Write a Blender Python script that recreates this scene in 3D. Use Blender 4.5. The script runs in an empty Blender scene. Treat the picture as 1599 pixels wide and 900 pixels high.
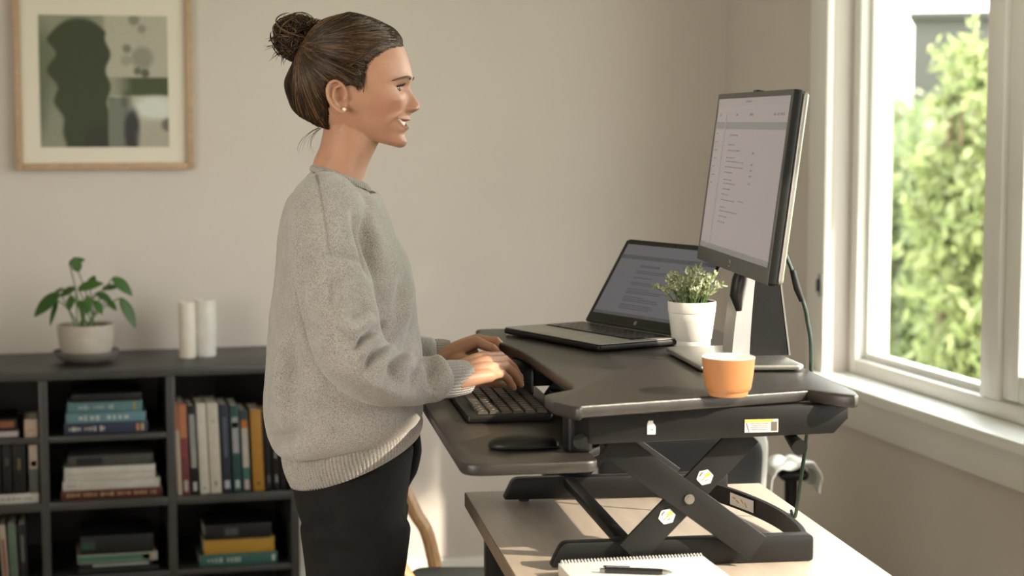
import bpy, bmesh, math, random
import numpy as np
from mathutils import Vector, Matrix, Euler, noise
from mathutils.bvhtree import BVHTree

SC = bpy.context.scene
COL = SC.collection
random.seed(7); RNG = np.random.default_rng(7)

# ------------------------------------------------------------------ camera
FPX, CX, CY, CAMH = 2800.0, 799.5, 450.0, 1.46          # focal length in pixels of a 1599 x 900 frame
PITCH, YAW = math.atan(260/2800.0), math.radians(14.5)
cam_d = bpy.data.cameras.new('camera'); cam = bpy.data.objects.new('camera', cam_d); COL.objects.link(cam)
cam.location = (0, 0, CAMH); cam.rotation_euler = (math.pi/2-PITCH, 0, -YAW)
cam_d.sensor_width = 36; cam_d.lens = FPX/1599*36
cam_d.clip_start = .05; cam_d.clip_end = 300
cam_d.dof.use_dof = True; cam_d.dof.focus_distance = 2.93; cam_d.dof.aperture_fstop = 4.0
SC.camera = cam

# ------------------------------------------------------------------ light
SC.view_settings.view_transform = 'Standard'; SC.view_settings.look = 'None'
SC.view_settings.gamma = 1; SC.view_settings.use_curve_mapping = False
SC.view_settings.exposure = -0.05
W = bpy.data.worlds.new('sky'); SC.world = W; W.use_nodes = True
_n = W.node_tree.nodes; _l = W.node_tree.links
_bg = _n['Background']
_tc = _n.new('ShaderNodeTexCoord'); _sx = _n.new('ShaderNodeSeparateXYZ'); _cr = _n.new('ShaderNodeValToRGB')
_l.new(_tc.outputs['Generated'], _sx.inputs[0]); _l.new(_sx.outputs['Z'], _cr.inputs[0]); _l.new(_cr.outputs[0], _bg.inputs[0])
_cr.color_ramp.elements[0].color = (1, .97, .93, 1); _cr.color_ramp.elements[1].color = (.86, .93, 1, 1)
_bg.inputs[1].default_value = 7.6
SUN_EL = math.radians(29.5)
SUN_DIR = Vector((-.743*math.cos(SUN_EL), .669*math.cos(SUN_EL), -math.sin(SUN_EL)))
sun_d = bpy.data.lights.new('sun', 'SUN'); sun_d.energy = 11.0; sun_d.color = (1, .86, .70); sun_d.angle = math.radians(.9)
sun = bpy.data.objects.new('sun', sun_d); COL.objects.link(sun); sun.location = (6, -1, 5)
sun.rotation_euler = SUN_DIR.to_track_quat('-Z', 'Y').to_euler()
def portal(name, loc, rot, sx, sy):
    d = bpy.data.lights.new(name, 'AREA'); d.shape = 'RECTANGLE'; d.size = sx; d.size_y = sy
    d.cycles.is_portal = True
    o = bpy.data.objects.new(name, d); COL.objects.link(o); o.location = loc; o.rotation_euler = rot
portal('window_portal', (2.30, 2.58, 1.56), (0, math.pi/2, 0), 1.66, 4.0)
portal('fill_window_portal', (-2.42, .6, 1.6), (0, -math.pi/2, 0), 1.3, 2.4)
fill_d = bpy.data.lights.new('side_fill', 'AREA'); fill_d.shape = 'RECTANGLE'; fill_d.size = 1.2; fill_d.size_y = 2.3
fill_d.energy = 58; fill_d.color = (1, .84, .72)  # fill lamp added outside the left wall to brighten the room
fill = bpy.data.objects.new('side_fill', fill_d); COL.objects.link(fill)
fill.location = (-2.55, .6, 1.65); fill.rotation_euler = (0, -math.pi/2, 0)
SC.cycles.use_denoising = True
SC.cycles.max_bounces = 10; SC.cycles.diffuse_bounces = 6; SC.cycles.transparent_max_bounces = 12
SC.cycles.sample_clamp_indirect = 8; SC.cycles.caustics_reflective = False; SC.cycles.caustics_refractive = False

# ------------------------------------------------------------------ places: picture <-> room
_R = np.array([math.cos(YAW), -math.sin(YAW), 0]); _F0 = np.array([math.sin(YAW), math.cos(YAW), 0]); _Z = np.array([0, 0, 1.])
_F = _F0*math.cos(PITCH)-_Z*math.sin(PITCH); _U = _F0*math.sin(PITCH)+_Z*math.cos(PITCH); _C = np.array([0, 0, CAMH])
def ray(x, y): return _F+(x-CX)/FPX*_R-(y-CY)/FPX*_U
def on_z(x, y, z): r = ray(x, y); return _C+r*((z-CAMH)/r[2])
def on_Y(x, y, Y): r = ray(x, y); return _C+r*(Y/r[1])
def at_d(x, y, d): r = ray(x, y); return _C+r*(d/(r@_F0))
def to_px(P):
    q = np.asarray(P, float)-_C; k = q@_F
    return CX+FPX*(q@_R)/k, CY-FPX*(q@_U)/k
# the desk's own axes: s across (towards the window), t away from the viewer
DROT = math.radians(-6)
E1 = np.array([math.cos(DROT), math.sin(DROT), 0]); E2 = np.array([-math.sin(DROT), math.cos(DROT), 0])
DO = np.array([0.663, 2.317, 0.])
def D(s, t, z): return DO+E1*s+E2*t+_Z*z
def on_t(x, y, t):
    r = ray(x, y); k = ((DO-_C)@E2+t)/(r@E2); q = _C+r*k-DO
    return np.array([q@E1, q@E2, q[2]])
ZDESK, ZTRAY, ZTOP = .80, .985, 1.066

# ------------------------------------------------------------------ helpers
def link(o, parent=None):
    COL.objects.link(o)
    if parent: o.parent = parent
    return o
def thing(name, label, cat, loc=(0, 0, 0), rz=0, group=None):
    o = bpy.data.objects.new(name, None); COL.objects.link(o); o.empty_display_size = .05
    o.location = [float(v) for v in loc]; o.rotation_euler = (0, 0, rz)
    return tag(o, label, cat, group)
def tag(o, label, cat, group=None):
    o['label'] = label; o['category'] = cat
    if group: o['group'] = group
    return o
def struct(o): o['kind'] = 'structure'; return o

class MB:
    """collects shapes, then links them as one mesh object"""
    def __init__(s): s.v = []; s.f = []; s.m = []
    def add(s, vs, fs, mi=0):
        k = len(s.v); s.v += [tuple(map(float, p)) for p in vs]
        s.f += [tuple(i+k for i in q) for q in fs]; s.m += [mi]*len(fs); return s
    def bm(s, b, mi=0):
        b.verts.index_update(); s.add([v.co for v in b.verts], [[v.index for v in q.verts] for q in b.faces], mi); b.free(); return s
    def box(s, x0, x1, y0, y1, z0, z1, bev=0, seg=2, mi=0, M=None):
        b = bmesh.new(); bmesh.ops.create_cube(b, size=1)
        for v in b.verts:
            v.co = Vector(((x0+x1)/2+v.co.x*(x1-x0), (y0+y1)/2+v.co.y*(y1-y0), (z0+z1)/2+v.co.z*(z1-z0)))
        if bev: bmesh.ops.bevel(b, geom=b.edges[:], offset=min(bev, .45*min(abs(x1-x0), abs(y1-y0), abs(z1-z0))), segments=seg, affect='EDGES', profile=.5)
        if M is not None: b.transform(M)
        return s.bm(b, mi)
    def prism(s, poly, z0, z1, bev=0, seg=2, mi=0, M=None):
        b = bmesh.new(); lo = [b.verts.new((p[0], p[1], z0)) for p in poly]
        f = b.faces.new(lo); r = bmesh.ops.extrude_face_region(b, geom=[f])
        for e in r['geom']:
            if isinstance(e, bmesh.types.BMVert): e.co.z = z1
        bmesh.ops.recalc_face_normals(b, faces=b.faces[:])
        if bev:
            es = [e for e in b.edges if abs(e.verts[0].co.z-e.verts[1].co.z) < 1e-7]
            bmesh.ops.bevel(b, geom=es, offset=bev, segments=seg, affect='EDGES', profile=.5)
        if M is not None: b.transform(M)
        return s.bm(b, mi)
    def tube(s, pts, r, n=8, mi=0, caps=True, ref=None, flat=1.0):
        P = [Vector([float(c) for c in p]) for p in pts]; N = len(P)
        R = list(r) if hasattr(r, '__len__') else [r]*N
        T = [(P[min(i+1, N-1)]-P[max(i-1, 0)]).normalized() for i in range(N)]
        u = Vector(ref) if ref is not None else Vector((0, 0, 1))
        if abs(u.dot(T[0])) > .95: u = Vector((1, 0, 0)) if abs(T[0].x) < .9 else Vector((0, 1, 0))
        vs = []; fs = []
        for i in range(N):
            u = (u-T[i]*u.dot(T[i])); u = u.normalized() if u.length > 1e-6 else T[i].orthogonal().normalized()
            w = T[i].cross(u)
            for k in range(n):
                a = 2*math.pi*k/n; vs.append(P[i]+(u*math.cos(a)*flat+w*math.sin(a))*R[i])
        for i in range(N-1):
            for k in range(n):
                a, b2 = i*n+k, i*n+(k+1) % n; fs.append((a, b2, b2+n, a+n))
        if caps: fs += [tuple(range(n))[::-1], tuple(range((N-1)*n, N*n))]
        return s.add(vs, fs, mi)
    def lathe(s, prof, n=32, c=(0, 0, 0), mi=0, caps=(True, True)):
        vs = []; fs = []; N = len(prof)
        for (r, z) in prof:
            for k in range(n):
                a = 2*math.pi*k/n; vs.append((c[0]+r*math.cos(a), c[1]+r*math.sin(a), c[2]+z))
        for i in range(N-1):
            for k in range(n): fs.append((i*n+k, i*n+(k+1) % n, (i+1)*n+(k+1) % n, (i+1)*n+k))
        if caps[0]: fs.append(tuple(range(n))[::-1])
        if caps[1]: fs.append(tuple(range((N-1)*n, N*n)))
        return s.add(vs, fs, mi)
    def rings(s, rings, mi=0, caps=True):
        n = len(rings[0]); k = len(rings); vs = [p for r in rings for p in r]; fs = []
        for i in range(k-1):
            for j in range(n): fs.append((i*n+j, i*n+(j+1) % n, (i+1)*n+(j+1) % n, (i+1)*n+j))
        if caps: fs += [tuple(range(n))[::-1], tuple(range((k-1)*n, k*n))]
        return s.add(vs, fs, mi)
    def ball(s, c, r, mi=0, u=16, v=10, M=None):
        b = bmesh.new(); bmesh.ops.create_uvsphere(b, u_segments=u, v_segments=v, radius=1)
        rr = r if hasattr(r, '__len__') else (r, r, r)
        for q in b.verts: q.co = Vector((q.co.x*rr[0], q.co.y*rr[1], q.co.z*rr[2]))
        if M is not None: b.transform(M)
        bmesh.ops.translate(b, verts=b.verts[:], vec=Vector([float(x) for x in c]))
        return s.bm(b, mi)
    def quad(s, a, b, c, d, mi=0): return s.add([a, b, c, d], [(0, 1, 2, 3)], mi)
    def mesh(s, name):
        me = bpy.data.meshes.new(name); me.from_pydata(s.v, [], s.f); me.polygons.foreach_set('material_index', s.m); me.update(); return me
    def build(s, name, mats, parent=None, smooth=40, fix=True):
        me = s.mesh(name)
        if fix:
            b = bmesh.new(); b.from_mesh(me); bmesh.ops.recalc_face_normals(b, faces=b.faces[:]); b.to_mesh(me); b.free()
        for m in (mats if isinstance(mats, (list, tuple)) else [mats]): me.materials.append(m)
        if smooth:
            me.polygons.foreach_set('use_smooth', [True]*len(me.polygons))
            if smooth < 180: me.set_sharp_from_angle(angle=math.radians(smooth))
        return link(bpy.data.objects.new(name, me), parent)

def rpoly(pts, rad, n=6):
    """polygon with rounded corners; rad is one number or one per corner"""
    out = []; N = len(pts); rs = rad if hasattr(rad, '__len__') else [rad]*N
    for i in range(N):
        p0, p, p1 = (Vector(pts[(i+k) % N][:2]) for k in (-1, 0, 1)); r = rs[i]
        if r <= 0: out.append(tuple(p)); continue
        a, b = (p0-p), (p1-p); da, db = a.length, b.length; a.normalize(); b.normalize()
        ang = a.angle(b); d = min(r/math.tan(ang/2), .48*da, .48*db); q0, q1 = p+a*d, p+b*d
        for k in range(n+1):
            u = k/n; out.append(tuple((1-u)**2*q0+2*u*(1-u)*p+u*u*q1))
    return out
def bez(p0, p1, p2, n=12):
    p0, p1, p2 = (np.asarray(q, float) for q in (p0, p1, p2)); t = np.linspace(0, 1, n)[:, None]
    return (1-t)**2*p0+2*t*(1-t)*p1+t*t*p2
def smooth_path(pts, n=8):
    P = np.asarray(pts, float); out = []
    for i in range(len(P)-1):
        a, b, c, d = P[max(i-1, 0)], P[i], P[i+1], P[min(i+2, len(P)-1)]
        for k in range(n):
            u = k/n; out.append(.5*((2*b)+(c-a)*u+(2*a-5*b+4*c-d)*u*u+(3*b-a-3*c+d)*u**3))
    out.append(P[-1]); return np.array(out)

# ------------------------------------------------------------------ materials (all procedural)
def mat(name, col, rough=.5, metal=0, var=0, vscale=20, bump=0, bscale=200, spec=.5, sheen=0, sss=0, stretch=None, coat=0, attr=None, trans=0):
    m = bpy.data.materials.new(name); m.use_nodes = True; nt = m.node_tree; b = nt.nodes['Principled BSDF']
    col = tuple(col)+(1,) if len(col) == 3 else col
    b.inputs['Base Color'].default_value = col; b.inputs['Roughness'].default_value = rough; b.inputs['Metallic'].default_value = metal
    b.inputs['Specular IOR Level'].default_value = spec
    if coat: b.inputs['Coat Weight'].default_value = coat; b.inputs['Coat Roughness'].default_value = .1
    if sheen: b.inputs['Sheen Weight'].default_value = sheen; b.inputs['Sheen Roughness'].default_value = .5
    if sss: b.inputs['Subsurface Weight'].default_value = sss; b.inputs['Subsurface Radius'].default_value = (1, .35, .2); b.inputs['Subsurface Scale'].default_value = .006
    if trans: b.inputs['Transmission Weight'].default_value = trans
    src = None
    tc = nt.nodes.new('ShaderNodeTexCoord'); vec = tc.outputs['Object']
    if stretch:
        mp = nt.nodes.new('ShaderNodeMapping'); mp.inputs['Scale'].default_value = stretch; nt.links.new(vec, mp.inputs[0]); vec = mp.outputs[0]
    if attr:
        a = nt.nodes.new('ShaderNodeAttribute'); a.attribute_name = attr; src = a.outputs['Color']; nt.links.new(src, b.inputs['Base Color'])
    if var:
        nz = nt.nodes.new('ShaderNodeTexNoise'); nz.inputs['Scale'].default_value = vscale; nz.inputs['Detail'].default_value = 6; nt.links.new(vec, nz.inputs[0])
        mx = nt.nodes.new('ShaderNodeMix'); mx.data_type = 'RGBA'; mx.blend_type = 'MULTIPLY'; mx.inputs[0].default_value = 1
        rp = nt.nodes.new('ShaderNodeValToRGB'); rp.color_ramp.elements[0].position = .3; rp.color_ramp.elements[1].position = .7
        lo, hi = 1-var, 1+var
        rp.color_ramp.elements[0].color = (lo, lo, lo, 1); rp.color_ramp.elements[1].color = (hi, hi, hi, 1)
        nt.links.new(nz.outputs[0], rp.inputs[0]); nt.links.new(rp.outputs[0], mx.inputs[7])
        if src: nt.links.new(src, mx.inputs[6])
        else: mx.inputs[6].default_value = col
        nt.links.new(mx.outputs[2], b.inputs['Base Color'])
    if bump:
        nb = nt.nodes.new('ShaderNodeTexNoise'); nb.inputs['Scale'].default_value = bscale; nb.inputs['Detail'].default_value = 4; nt.links.new(vec, nb.inputs[0])
        bp = nt.nodes.new('ShaderNodeBump'); bp.inputs['Strength'].default_value = bump; bp.inputs['Distance'].default_value = .002
        nt.links.new(nb.outputs[0], bp.inputs['Height']); nt.links.new(bp.outputs[0], b.inputs['Normal'])
    return m
def emat(name, col, strength, rough=.25):
    m = mat(name, (.02, .02, .02), rough); b = m.node_tree.nodes['Principled BSDF']
    b.inputs['Emission Color'].default_value = tuple(col)+(1,); b.inputs['Emission Strength'].default_value = strength; return m
def glass_mat():
    m = bpy.data.materials.new('window_glass'); m.use_nodes = True; nt = m.node_tree; nt.nodes.clear()
    o = nt.nodes.new('ShaderNodeOutputMaterial'); t = nt.nodes.new('ShaderNodeBsdfTransparent'); g = nt.nodes.new('ShaderNodeBsdfGlossy')
    g.inputs['Roughness'].default_value = 0.02; t.inputs[0].default_value = (.95, .96, .94, 1)
    fr = nt.nodes.new('ShaderNodeFresnel'); fr.inputs[0].default_value = 1.3; mx = nt.nodes.new('ShaderNodeMixShader')
    ge = nt.nodes.new('ShaderNodeNewGeometry'); mm = nt.nodes.new('ShaderNodeMath'); mm.operation = 'SUBTRACT'; mm.inputs[0].default_value = 1; nt.links.new(ge.outputs['Backfacing'], mm.inputs[1])
    ml = nt.nodes.new('ShaderNodeMath'); ml.operation = 'MULTIPLY'; nt.links.new(fr.outputs[0], ml.inputs[0]); nt.links.new(mm.outputs[0], ml.inputs[1])
    nt.links.new(ml.outputs[0], mx.inputs[0]); nt.links.new(t.outputs[0], mx.inputs[1]); nt.links.new(g.outputs[0], mx.inputs[2]); nt.links.new(mx.outputs[0], o.inputs[0])
    return m
def leaf_mat(name, c0, c1, translucency=.45):
    m = bpy.data.materials.new(name); m.use_nodes = True; nt = m.node_tree; nt.nodes.clear()
    o = nt.nodes.new('ShaderNodeOutputMaterial'); p = nt.nodes.new('ShaderNodeBsdfPrincipled'); t = nt.nodes.new('ShaderNodeBsdfTranslucent'); mx = nt.nodes.new('ShaderNodeMixShader')
    p.inputs['Roughness'].default_value = .45; mx.inputs[0].default_value = translucency
    g = nt.nodes.new('ShaderNodeNewGeometry'); r = nt.nodes.new('ShaderNodeValToRGB')
    r.color_ramp.elements[0].color = tuple(c0)+(1,); r.color_ramp.elements[1].color = tuple(c1)+(1,)
    nt.links.new(g.outputs['Random Per Island'], r.inputs[0]); nt.links.new(r.outputs[0], p.inputs['Base Color'])
    hs = nt.nodes.new('ShaderNodeHueSaturation'); hs.inputs['Value'].default_value = 1.3; nt.links.new(r.outputs[0], hs.inputs['Color']); nt.links.new(hs.outputs[0], t.inputs[0])
    nt.links.new(p.outputs[0], mx.inputs[1]); nt.links.new(t.outputs[0], mx.inputs[2]); nt.links.new(mx.outputs[0], o.inputs[0]); return m

M = dict(
 wall=mat('wall_paint', (.61, .553, .52), .9, var=.02, vscale=3, bump=.08, bscale=350, spec=.2),
 ceil=mat('ceiling_paint', (.74, .72, .68), .9, bump=.05, spec=.2),
 floor=mat('floor_boards', (.36, .31, .26), .45, var=.25, vscale=6, stretch=(.6, 8, 1), bump=.1),
 trim=mat('white_gloss_paint', (.80, .785, .75), .35, var=.015, vscale=8),
 shelf=mat('dark_grey_laminate', (.026, .026, .024), .40, var=.15, vscale=14, bump=.05, bscale=150),
 black=mat('black_powder_coat', (.007, .007, .007), .42, spec=.35, var=.12, vscale=60, bump=.12, bscale=900),
 blacktop=mat('black_wood_grain_top', (.026, .0215, .019), .34, spec=.6, var=.3, vscale=18, stretch=(1.2, 9, 9), bump=.15, bscale=120),
 plastic=mat('black_plastic', (.007, .007, .007), .45, spec=.35, bump=.08, bscale=700),
 glossblack=mat('glossy_black_bezel', (.01, .01, .01), .22),
 silver=mat('brushed_silver', (.62, .61, .59), .34, 1, var=.06, vscale=80),
 deck=mat('laptop_deck_silver', (.42, .40, .38), .38, .6),
 steel=mat('steel_bolt', (.35, .34, .33), .3, 1, var=.05),
 desk=mat('beige_laminate', (.50, .415, .335), .38, var=.10, vscale=7, stretch=(6, 1, 1), bump=.04, bscale=90),
 deskedge=mat('brown_edge_band', (.20, .145, .10), .5, var=.15, vscale=15),
 oak=mat('light_oak_frame', (.44, .30, .19), .5, var=.18, vscale=30, stretch=(1, 1, 8)),
 chairwood=mat('honey_wood', (.34, .19, .085), .45, var=.2, vscale=25, stretch=(6, 6, 1)),
 darkfab=mat('dark_green_fabric', (.022, .024, .02), .9, var=.2, vscale=200, bump=.4, bscale=900),
 matboard=mat('ivory_mat_board', (.72, .66, .58), .9, bump=.05),
 paper=mat('white_paper', (.86, .85, .83), .8, var=.02),
 pages=mat('book_pages', (.62, .56, .46), .9, var=.15, vscale=8, stretch=(1, 1, 160)),
 terracotta=mat('terracotta_glaze', (.43, .185, .07), .45, var=.08, vscale=30),
 cupwhite=mat('white_glaze', (.82, .78, .73), .3),
 potwhite=mat('white_ceramic', (.74, .71, .67), .38, var=.03, vscale=12),
 potgrey=mat('greige_stoneware', (.44, .39, .34), .65, var=.08, vscale=25, bump=.1, bscale=300),
 saucer=mat('grey_stoneware_saucer', (.17, .155, .14), .6, var=.1),
 soil=mat('soil', (.03, .02, .013), .95, var=.4, vscale=120, bump=.8, bscale=200),
 candle=mat('ivory_wax', (.66, .60, .53), .6, var=.06, vscale=30, sss=.2, bump=.2, bscale=90),
 candle2=mat('pale_grey_wax', (.62, .60, .57), .6, var=.08, vscale=26, sss=.2, bump=.2, bscale=90),
 leaf=leaf_mat('houseplant_leaf', (.028, .085, .016), (.07, .17, .03), .25),
 stem=mat('green_stem', (.10, .17, .04), .6),
 sprig=leaf_mat('pale_sprig_leaf', (.20, .26, .08), (.70, .70, .50), .35),
 bud=mat('white_bud', (.82, .80, .70), .6, sss=.1),
 glass=glass_mat(),
 cable=mat('dark_green_cable', (.012, .03, .02), .4),
 label=mat('label_white', (.72, .69, .64), .5), yellow=mat('label_yellow', (.75, .47, .05), .5), ink=mat('label_ink', (.12, .10, .09), .6), orange=mat('label_orange', (.75, .28, .06), .5),
 chairblk=mat('black_mesh_fabric', (.02, .02, .02), .8, bump=.5, bscale=600), greyplast=mat('light_grey_plastic', (.60, .58, .55), .4),
 towel=mat('white_terry', (.85, .84, .80), .95, bump=.9, bscale=500, sheen=.3),
)
# ------------------------------------------------------------------ the room
XR, YB, XL, YF, ZC = 2.094, 5.385, -2.3, -1.62, 2.75
WY0, WY1, WZ0, WZ1 = .60, 4.57, .735, 2.355              # window opening in the right wall
def wall_with_hole(name, axis, pos, thick, a0, a1, h0, h1, hz0, hz1, m):
    b = MB()
    for (p, q, z0, z1) in ((a0, h0, 0, ZC), (h1, a1, 0, ZC), (h0, h1, 0, hz0), (h0, h1, hz1, ZC)):
        if axis == 'x': b.box(pos, pos+thick, p, q, z0, z1)
        else: b.box(p, q, pos-thick, pos, z0, z1)
    return struct(b.build(name, m, smooth=0))
struct(MB().box(XL-.15, XR+.18, YF-.15, YB+.15, -.12, 0).build('floor', M['floor'], smooth=0))
struct(MB().box(XL-.15, XR+.18, YF-.15, YB+.15, ZC, ZC+.12).build('ceiling', M['ceil'], smooth=0))
struct(MB().box(XL-.15, XR+.18, YB, YB+.15, 0, ZC).build('wall_back', M['wall'], smooth=0))
wall_with_hole('wall_right', 'x', XR, .18, YF, YB, WY0, WY1, WZ0, WZ1, M['wall'])
struct(MB().box(XL, XR, YF-.15, YF, 0, ZC).build('wall_front', M['ceil'], smooth=0))
wall_with_hole('wall_left', 'x', XL-.15, .15, YF, YB, -.55, 1.75, .95, 2.25, M['ceil'])
for nm, (x0, x1, y0, y1) in dict(baseboard_back=(.70, XR-.015, YB-.016, YB), baseboard_right=(XR-.016, XR, YF, YB-.016), baseboard_left=(XL, XL+.016, YF, YB)).items():
    struct(MB().box(x0, x1, y0, y1, 0, .10, .004).build(nm, M['trim']))
# casing, sill and apron of the right window
struct(MB().box(XR-.022, XR, WY1, WY1+.115, .64, WZ1+.11, .004).build('trim_1', M['trim']))
struct(MB().box(XR-.022, XR, WY0-.115, WY0, .64, WZ1+.11, .004).build('trim_2', M['trim']))
struct(MB().box(XR-.022, XR, WY0, WY1, WZ1, WZ1+.11, .004).build('trim_3', M['trim']))
struct(MB().box(XR-.022, XR, WY0, WY1, .64, WZ0, .004).build('trim_4', M['trim']))     # apron under the sill
win = bpy.data.objects.new('window_1', None); COL.objects.link(win); struct(win)
b = MB(); b.prism([(2.03, WY0-.05), (XR-.0225, WY0-.05), (XR-.0225, WY0+.001), (2.235, WY0+.001), (2.235, WY1-.001), (XR-.0225, WY1-.001), (XR-.0225, WY1+.05), (2.03, WY1+.05)], WZ0+.001, .765, .005); b.build('sill', M['trim'], win)
b = MB(); b.box(2.235, 2.42, WY0-.05, WY1+.05, .70, .745, .004); b.build('outer_sill', M['trim'], win)
FX0, FX1 = 2.15, 2.235
b = MB(); b.box(FX0, FX1, WY1-.045, WY1, .765, WZ1, .005); b.box(FX0, FX1, WY0, WY0+.045, .765, WZ1, .005)
b.box(FX0, FX1, WY0+.045, WY1-.045, WZ1-.05, WZ1, .005); b.box(FX0, FX1, WY0+.045, WY1-.045, .765, .806, .005)
b.box(FX0-.004, FX1, 3.755, 3.835, .806, WZ1-.05, .005); b.build('window_frame', M['trim'], win)
b = MB()                                                    # fixed far light: slim beads round the pane
for (y0, y1, z0, z1) in ((WY1-.062, WY1-.045, .806, 2.33), (3.835, 3.85, .806, 2.33), (3.85, WY1-.062, .806, .824), (3.85, WY1-.062, 2.31, 2.33)):
    b.box(2.178, 2.215, y0, y1, z0, z1, .003)
b.build('glazing_bead', M['trim'], win)
b = MB()                                                    # opening sash nearer the viewer
for (y0, y1, z0, z1) in ((3.68, 3.75, .81, 2.305), (WY0+.05, WY0+.12, .81, 2.305), (WY0+.12, 3.68, .81, .875), (WY0+.12, 3.68, 2.235, 2.305)):
    b.box(2.158, 2.222, y0, y1, z0, z1, .006)
b.box(2.17, 2.215, 2.46, 2.52, .875, 2.235, .004)
b.build('sash', M['trim'], win)
MB().box(2.194, 2.198, 3.845, WY1-.055, .815, 2.32).build('glass', M['glass'], win, smooth=0)
MB().box(2.186, 2.190, WY0+.115, 3.685, .87, 2.24).build('glass', M['glass'], win, smooth=0)
lt = thing('window_latch', 'small dark metal latch plate on the white window casing', 'latch', (XR-.022, 4.585, 1.007))
MB().box(-.006, .0, -.011, .011, -.032, .032, .003).build('plate', M['steel'], lt)
MB().box(-.014, -.005, -.005, .005, -.018, .018, .003).build('catch', M['plastic'], lt)
fill_win = bpy.data.objects.new('fill_window', None); COL.objects.link(fill_win); struct(fill_win)  # unseen window, added to let the side fill in
b = MB()
for (y0, y1, z0, z1) in ((-.55, -.49, .95, 2.25), (1.69, 1.75, .95, 2.25), (-.49, 1.69, .95, 1.01), (-.49, 1.69, 2.19, 2.25), (.57, .63, 1.01, 2.19)):
    b.box(XL-.10, XL-.04, y0, y1, z0, z1, .004)
b.build('window_frame', M['trim'], fill_win)
MB().box(XL-.075, XL-.07, -.49, 1.69, 1.01, 2.19).build('glass', M['glass'], fill_win, smooth=0)

# ------------------------------------------------------------------ outdoors
o = MB().box(XR+.3, 40, -15, 70, -.75, -.7).build('garden_lawn', mat('garden_grass', (.16, .24, .06), .9, var=.3, vscale=3), smooth=0); o['kind'] = 'structure'
hb = thing('neighbouring_house', 'grey flat-roofed building seen above the garden bushes', 'building', (0, 0, 0))
pl, pr = at_d(1421, 300, 46), at_d(1486, 300, 46)
c = (pl+pr)/2; hb.location = (c[0], c[1], -.7); hb.rotation_euler = (0, 0, -YAW-.25); w = np.linalg.norm(pr-pl)
MB().box(-w/2, w/2+3, 0, 5, 0, 4.75, .05).build('wall', mat('grey_render', (.075, .072, .066), .9, var=.1), hb)
MB().box(-w/2-.12, w/2+3.1, -.15, 5.1, 4.75, 4.95, .03).build('parapet', mat('dark_coping', (.06, .058, .055), .8), hb)
MB().box(w/2+.4, w/2+1.5, -.03, .1, 1.6, 3.1, .02).build('window', M['glossblack'], hb)
def bush(label, cx, d, halfw, ztop, n, lsize, m, seed, name='bush', cat='bush', depth=1.0, lean=0, zbot=-.7):
    rg = np.random.default_rng(seed); p = at_d(cx, 400, d)
    r = thing(name, label, cat, (p[0], p[1], zbot), -YAW, 'bushes in the garden')
    H = ztop-zbot
    sb = MB()
    for k in range(7):
        a = rg.uniform(0, 6.28); q = rg.uniform(.1, .5)
        sb.tube(bez((q*.3*math.cos(a), q*.3*math.sin(a), 0), (q*.5*math.cos(a), q*.5*math.sin(a), H*.5), (halfw*q*math.cos(a)*1.2, depth*q*math.sin(a), H*.86), 8), np.linspace(.03, .008, 8), 6)
    sb.build('stem', mat(name+'_bark', (.16, .12, .07), .9, var=.3), r)
    nc = max(30, n//45); cl = []
    while len(cl) < nc:
        q = rg.uniform(-1, 1, 3)
        if q@q > 1: continue
        zz = (q[2]*.5+.5)
        cl.append((q[0]*halfw*(.85+.3*math.sin(5*zz+seed))+lean*zz, q[1]*depth, H*(.03+.94*zz)))
    cl = np.array(cl); per = n//nc; vs = []; fs = []
    for q in cl:
        rr = rg.uniform(.12, .26)*min(1, halfw*1.2)
        for _ in range(per):
            c0 = q+rg.normal(0, 1, 3)*rr*np.array([1, 1, .9]); c0[2] = min(max(c0[2], .02), H*1.03)
            ax = rg.normal(0, 1, 3)+np.array([0, 0, -.9]); ax /= np.linalg.norm(ax)
            sd = np.cross(ax, rg.normal(0, 1, 3)); sd /= np.linalg.norm(sd); nn = np.cross(ax, sd)
            l = lsize*rg.uniform(.7, 1.35); wd = l*.24; k = len(vs)
            vs += [c0, c0+ax*l*.4+sd*wd+nn*l*.06, c0+ax*l-nn*l*.1, c0+ax*l*.4-sd*wd+nn*l*.06, c0+ax*l*.45]
            fs += [(k, k+1, k+4), (k+1, k+2, k+4), (k+2, k+3, k+4), (k+3, k, k+4)]
    MB().add(vs, fs).build('foliage', m, r, smooth=180, fix=False)
lm1 = leaf_mat('bright_garden_leaf', (.19, .235, .09), (.34, .37, .17), .5)
lm2 = leaf_mat('deep_garden_leaf', (.13, .17, .07), (.22, .27, .12), .5)
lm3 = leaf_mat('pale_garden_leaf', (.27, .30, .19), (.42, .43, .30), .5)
bush('tall bright green leafy bush close outside the window, its top against the sky', 1515, 9.0, .28, 1.98, 8000, .085, lm1, 3, depth=.4)
bush('broad deep green bush low behind the tall bright one', 1460, 12.6, .66, 1.55, 9000, .10, lm2, 5, depth=.5)
bush('deep green bush beside the window mullion', 1600, 10.8, .36, 2.2, 8000, .095, lm2, 8, depth=.45)
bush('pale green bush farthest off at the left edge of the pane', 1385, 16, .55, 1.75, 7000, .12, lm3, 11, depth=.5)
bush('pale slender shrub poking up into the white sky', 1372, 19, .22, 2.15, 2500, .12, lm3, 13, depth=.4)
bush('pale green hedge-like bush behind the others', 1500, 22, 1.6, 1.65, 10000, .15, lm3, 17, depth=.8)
bush('green bush seen through the near sash', 1790, 9.2, .5, 2.0, 6000, .10, lm1, 19, depth=.4)

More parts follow.
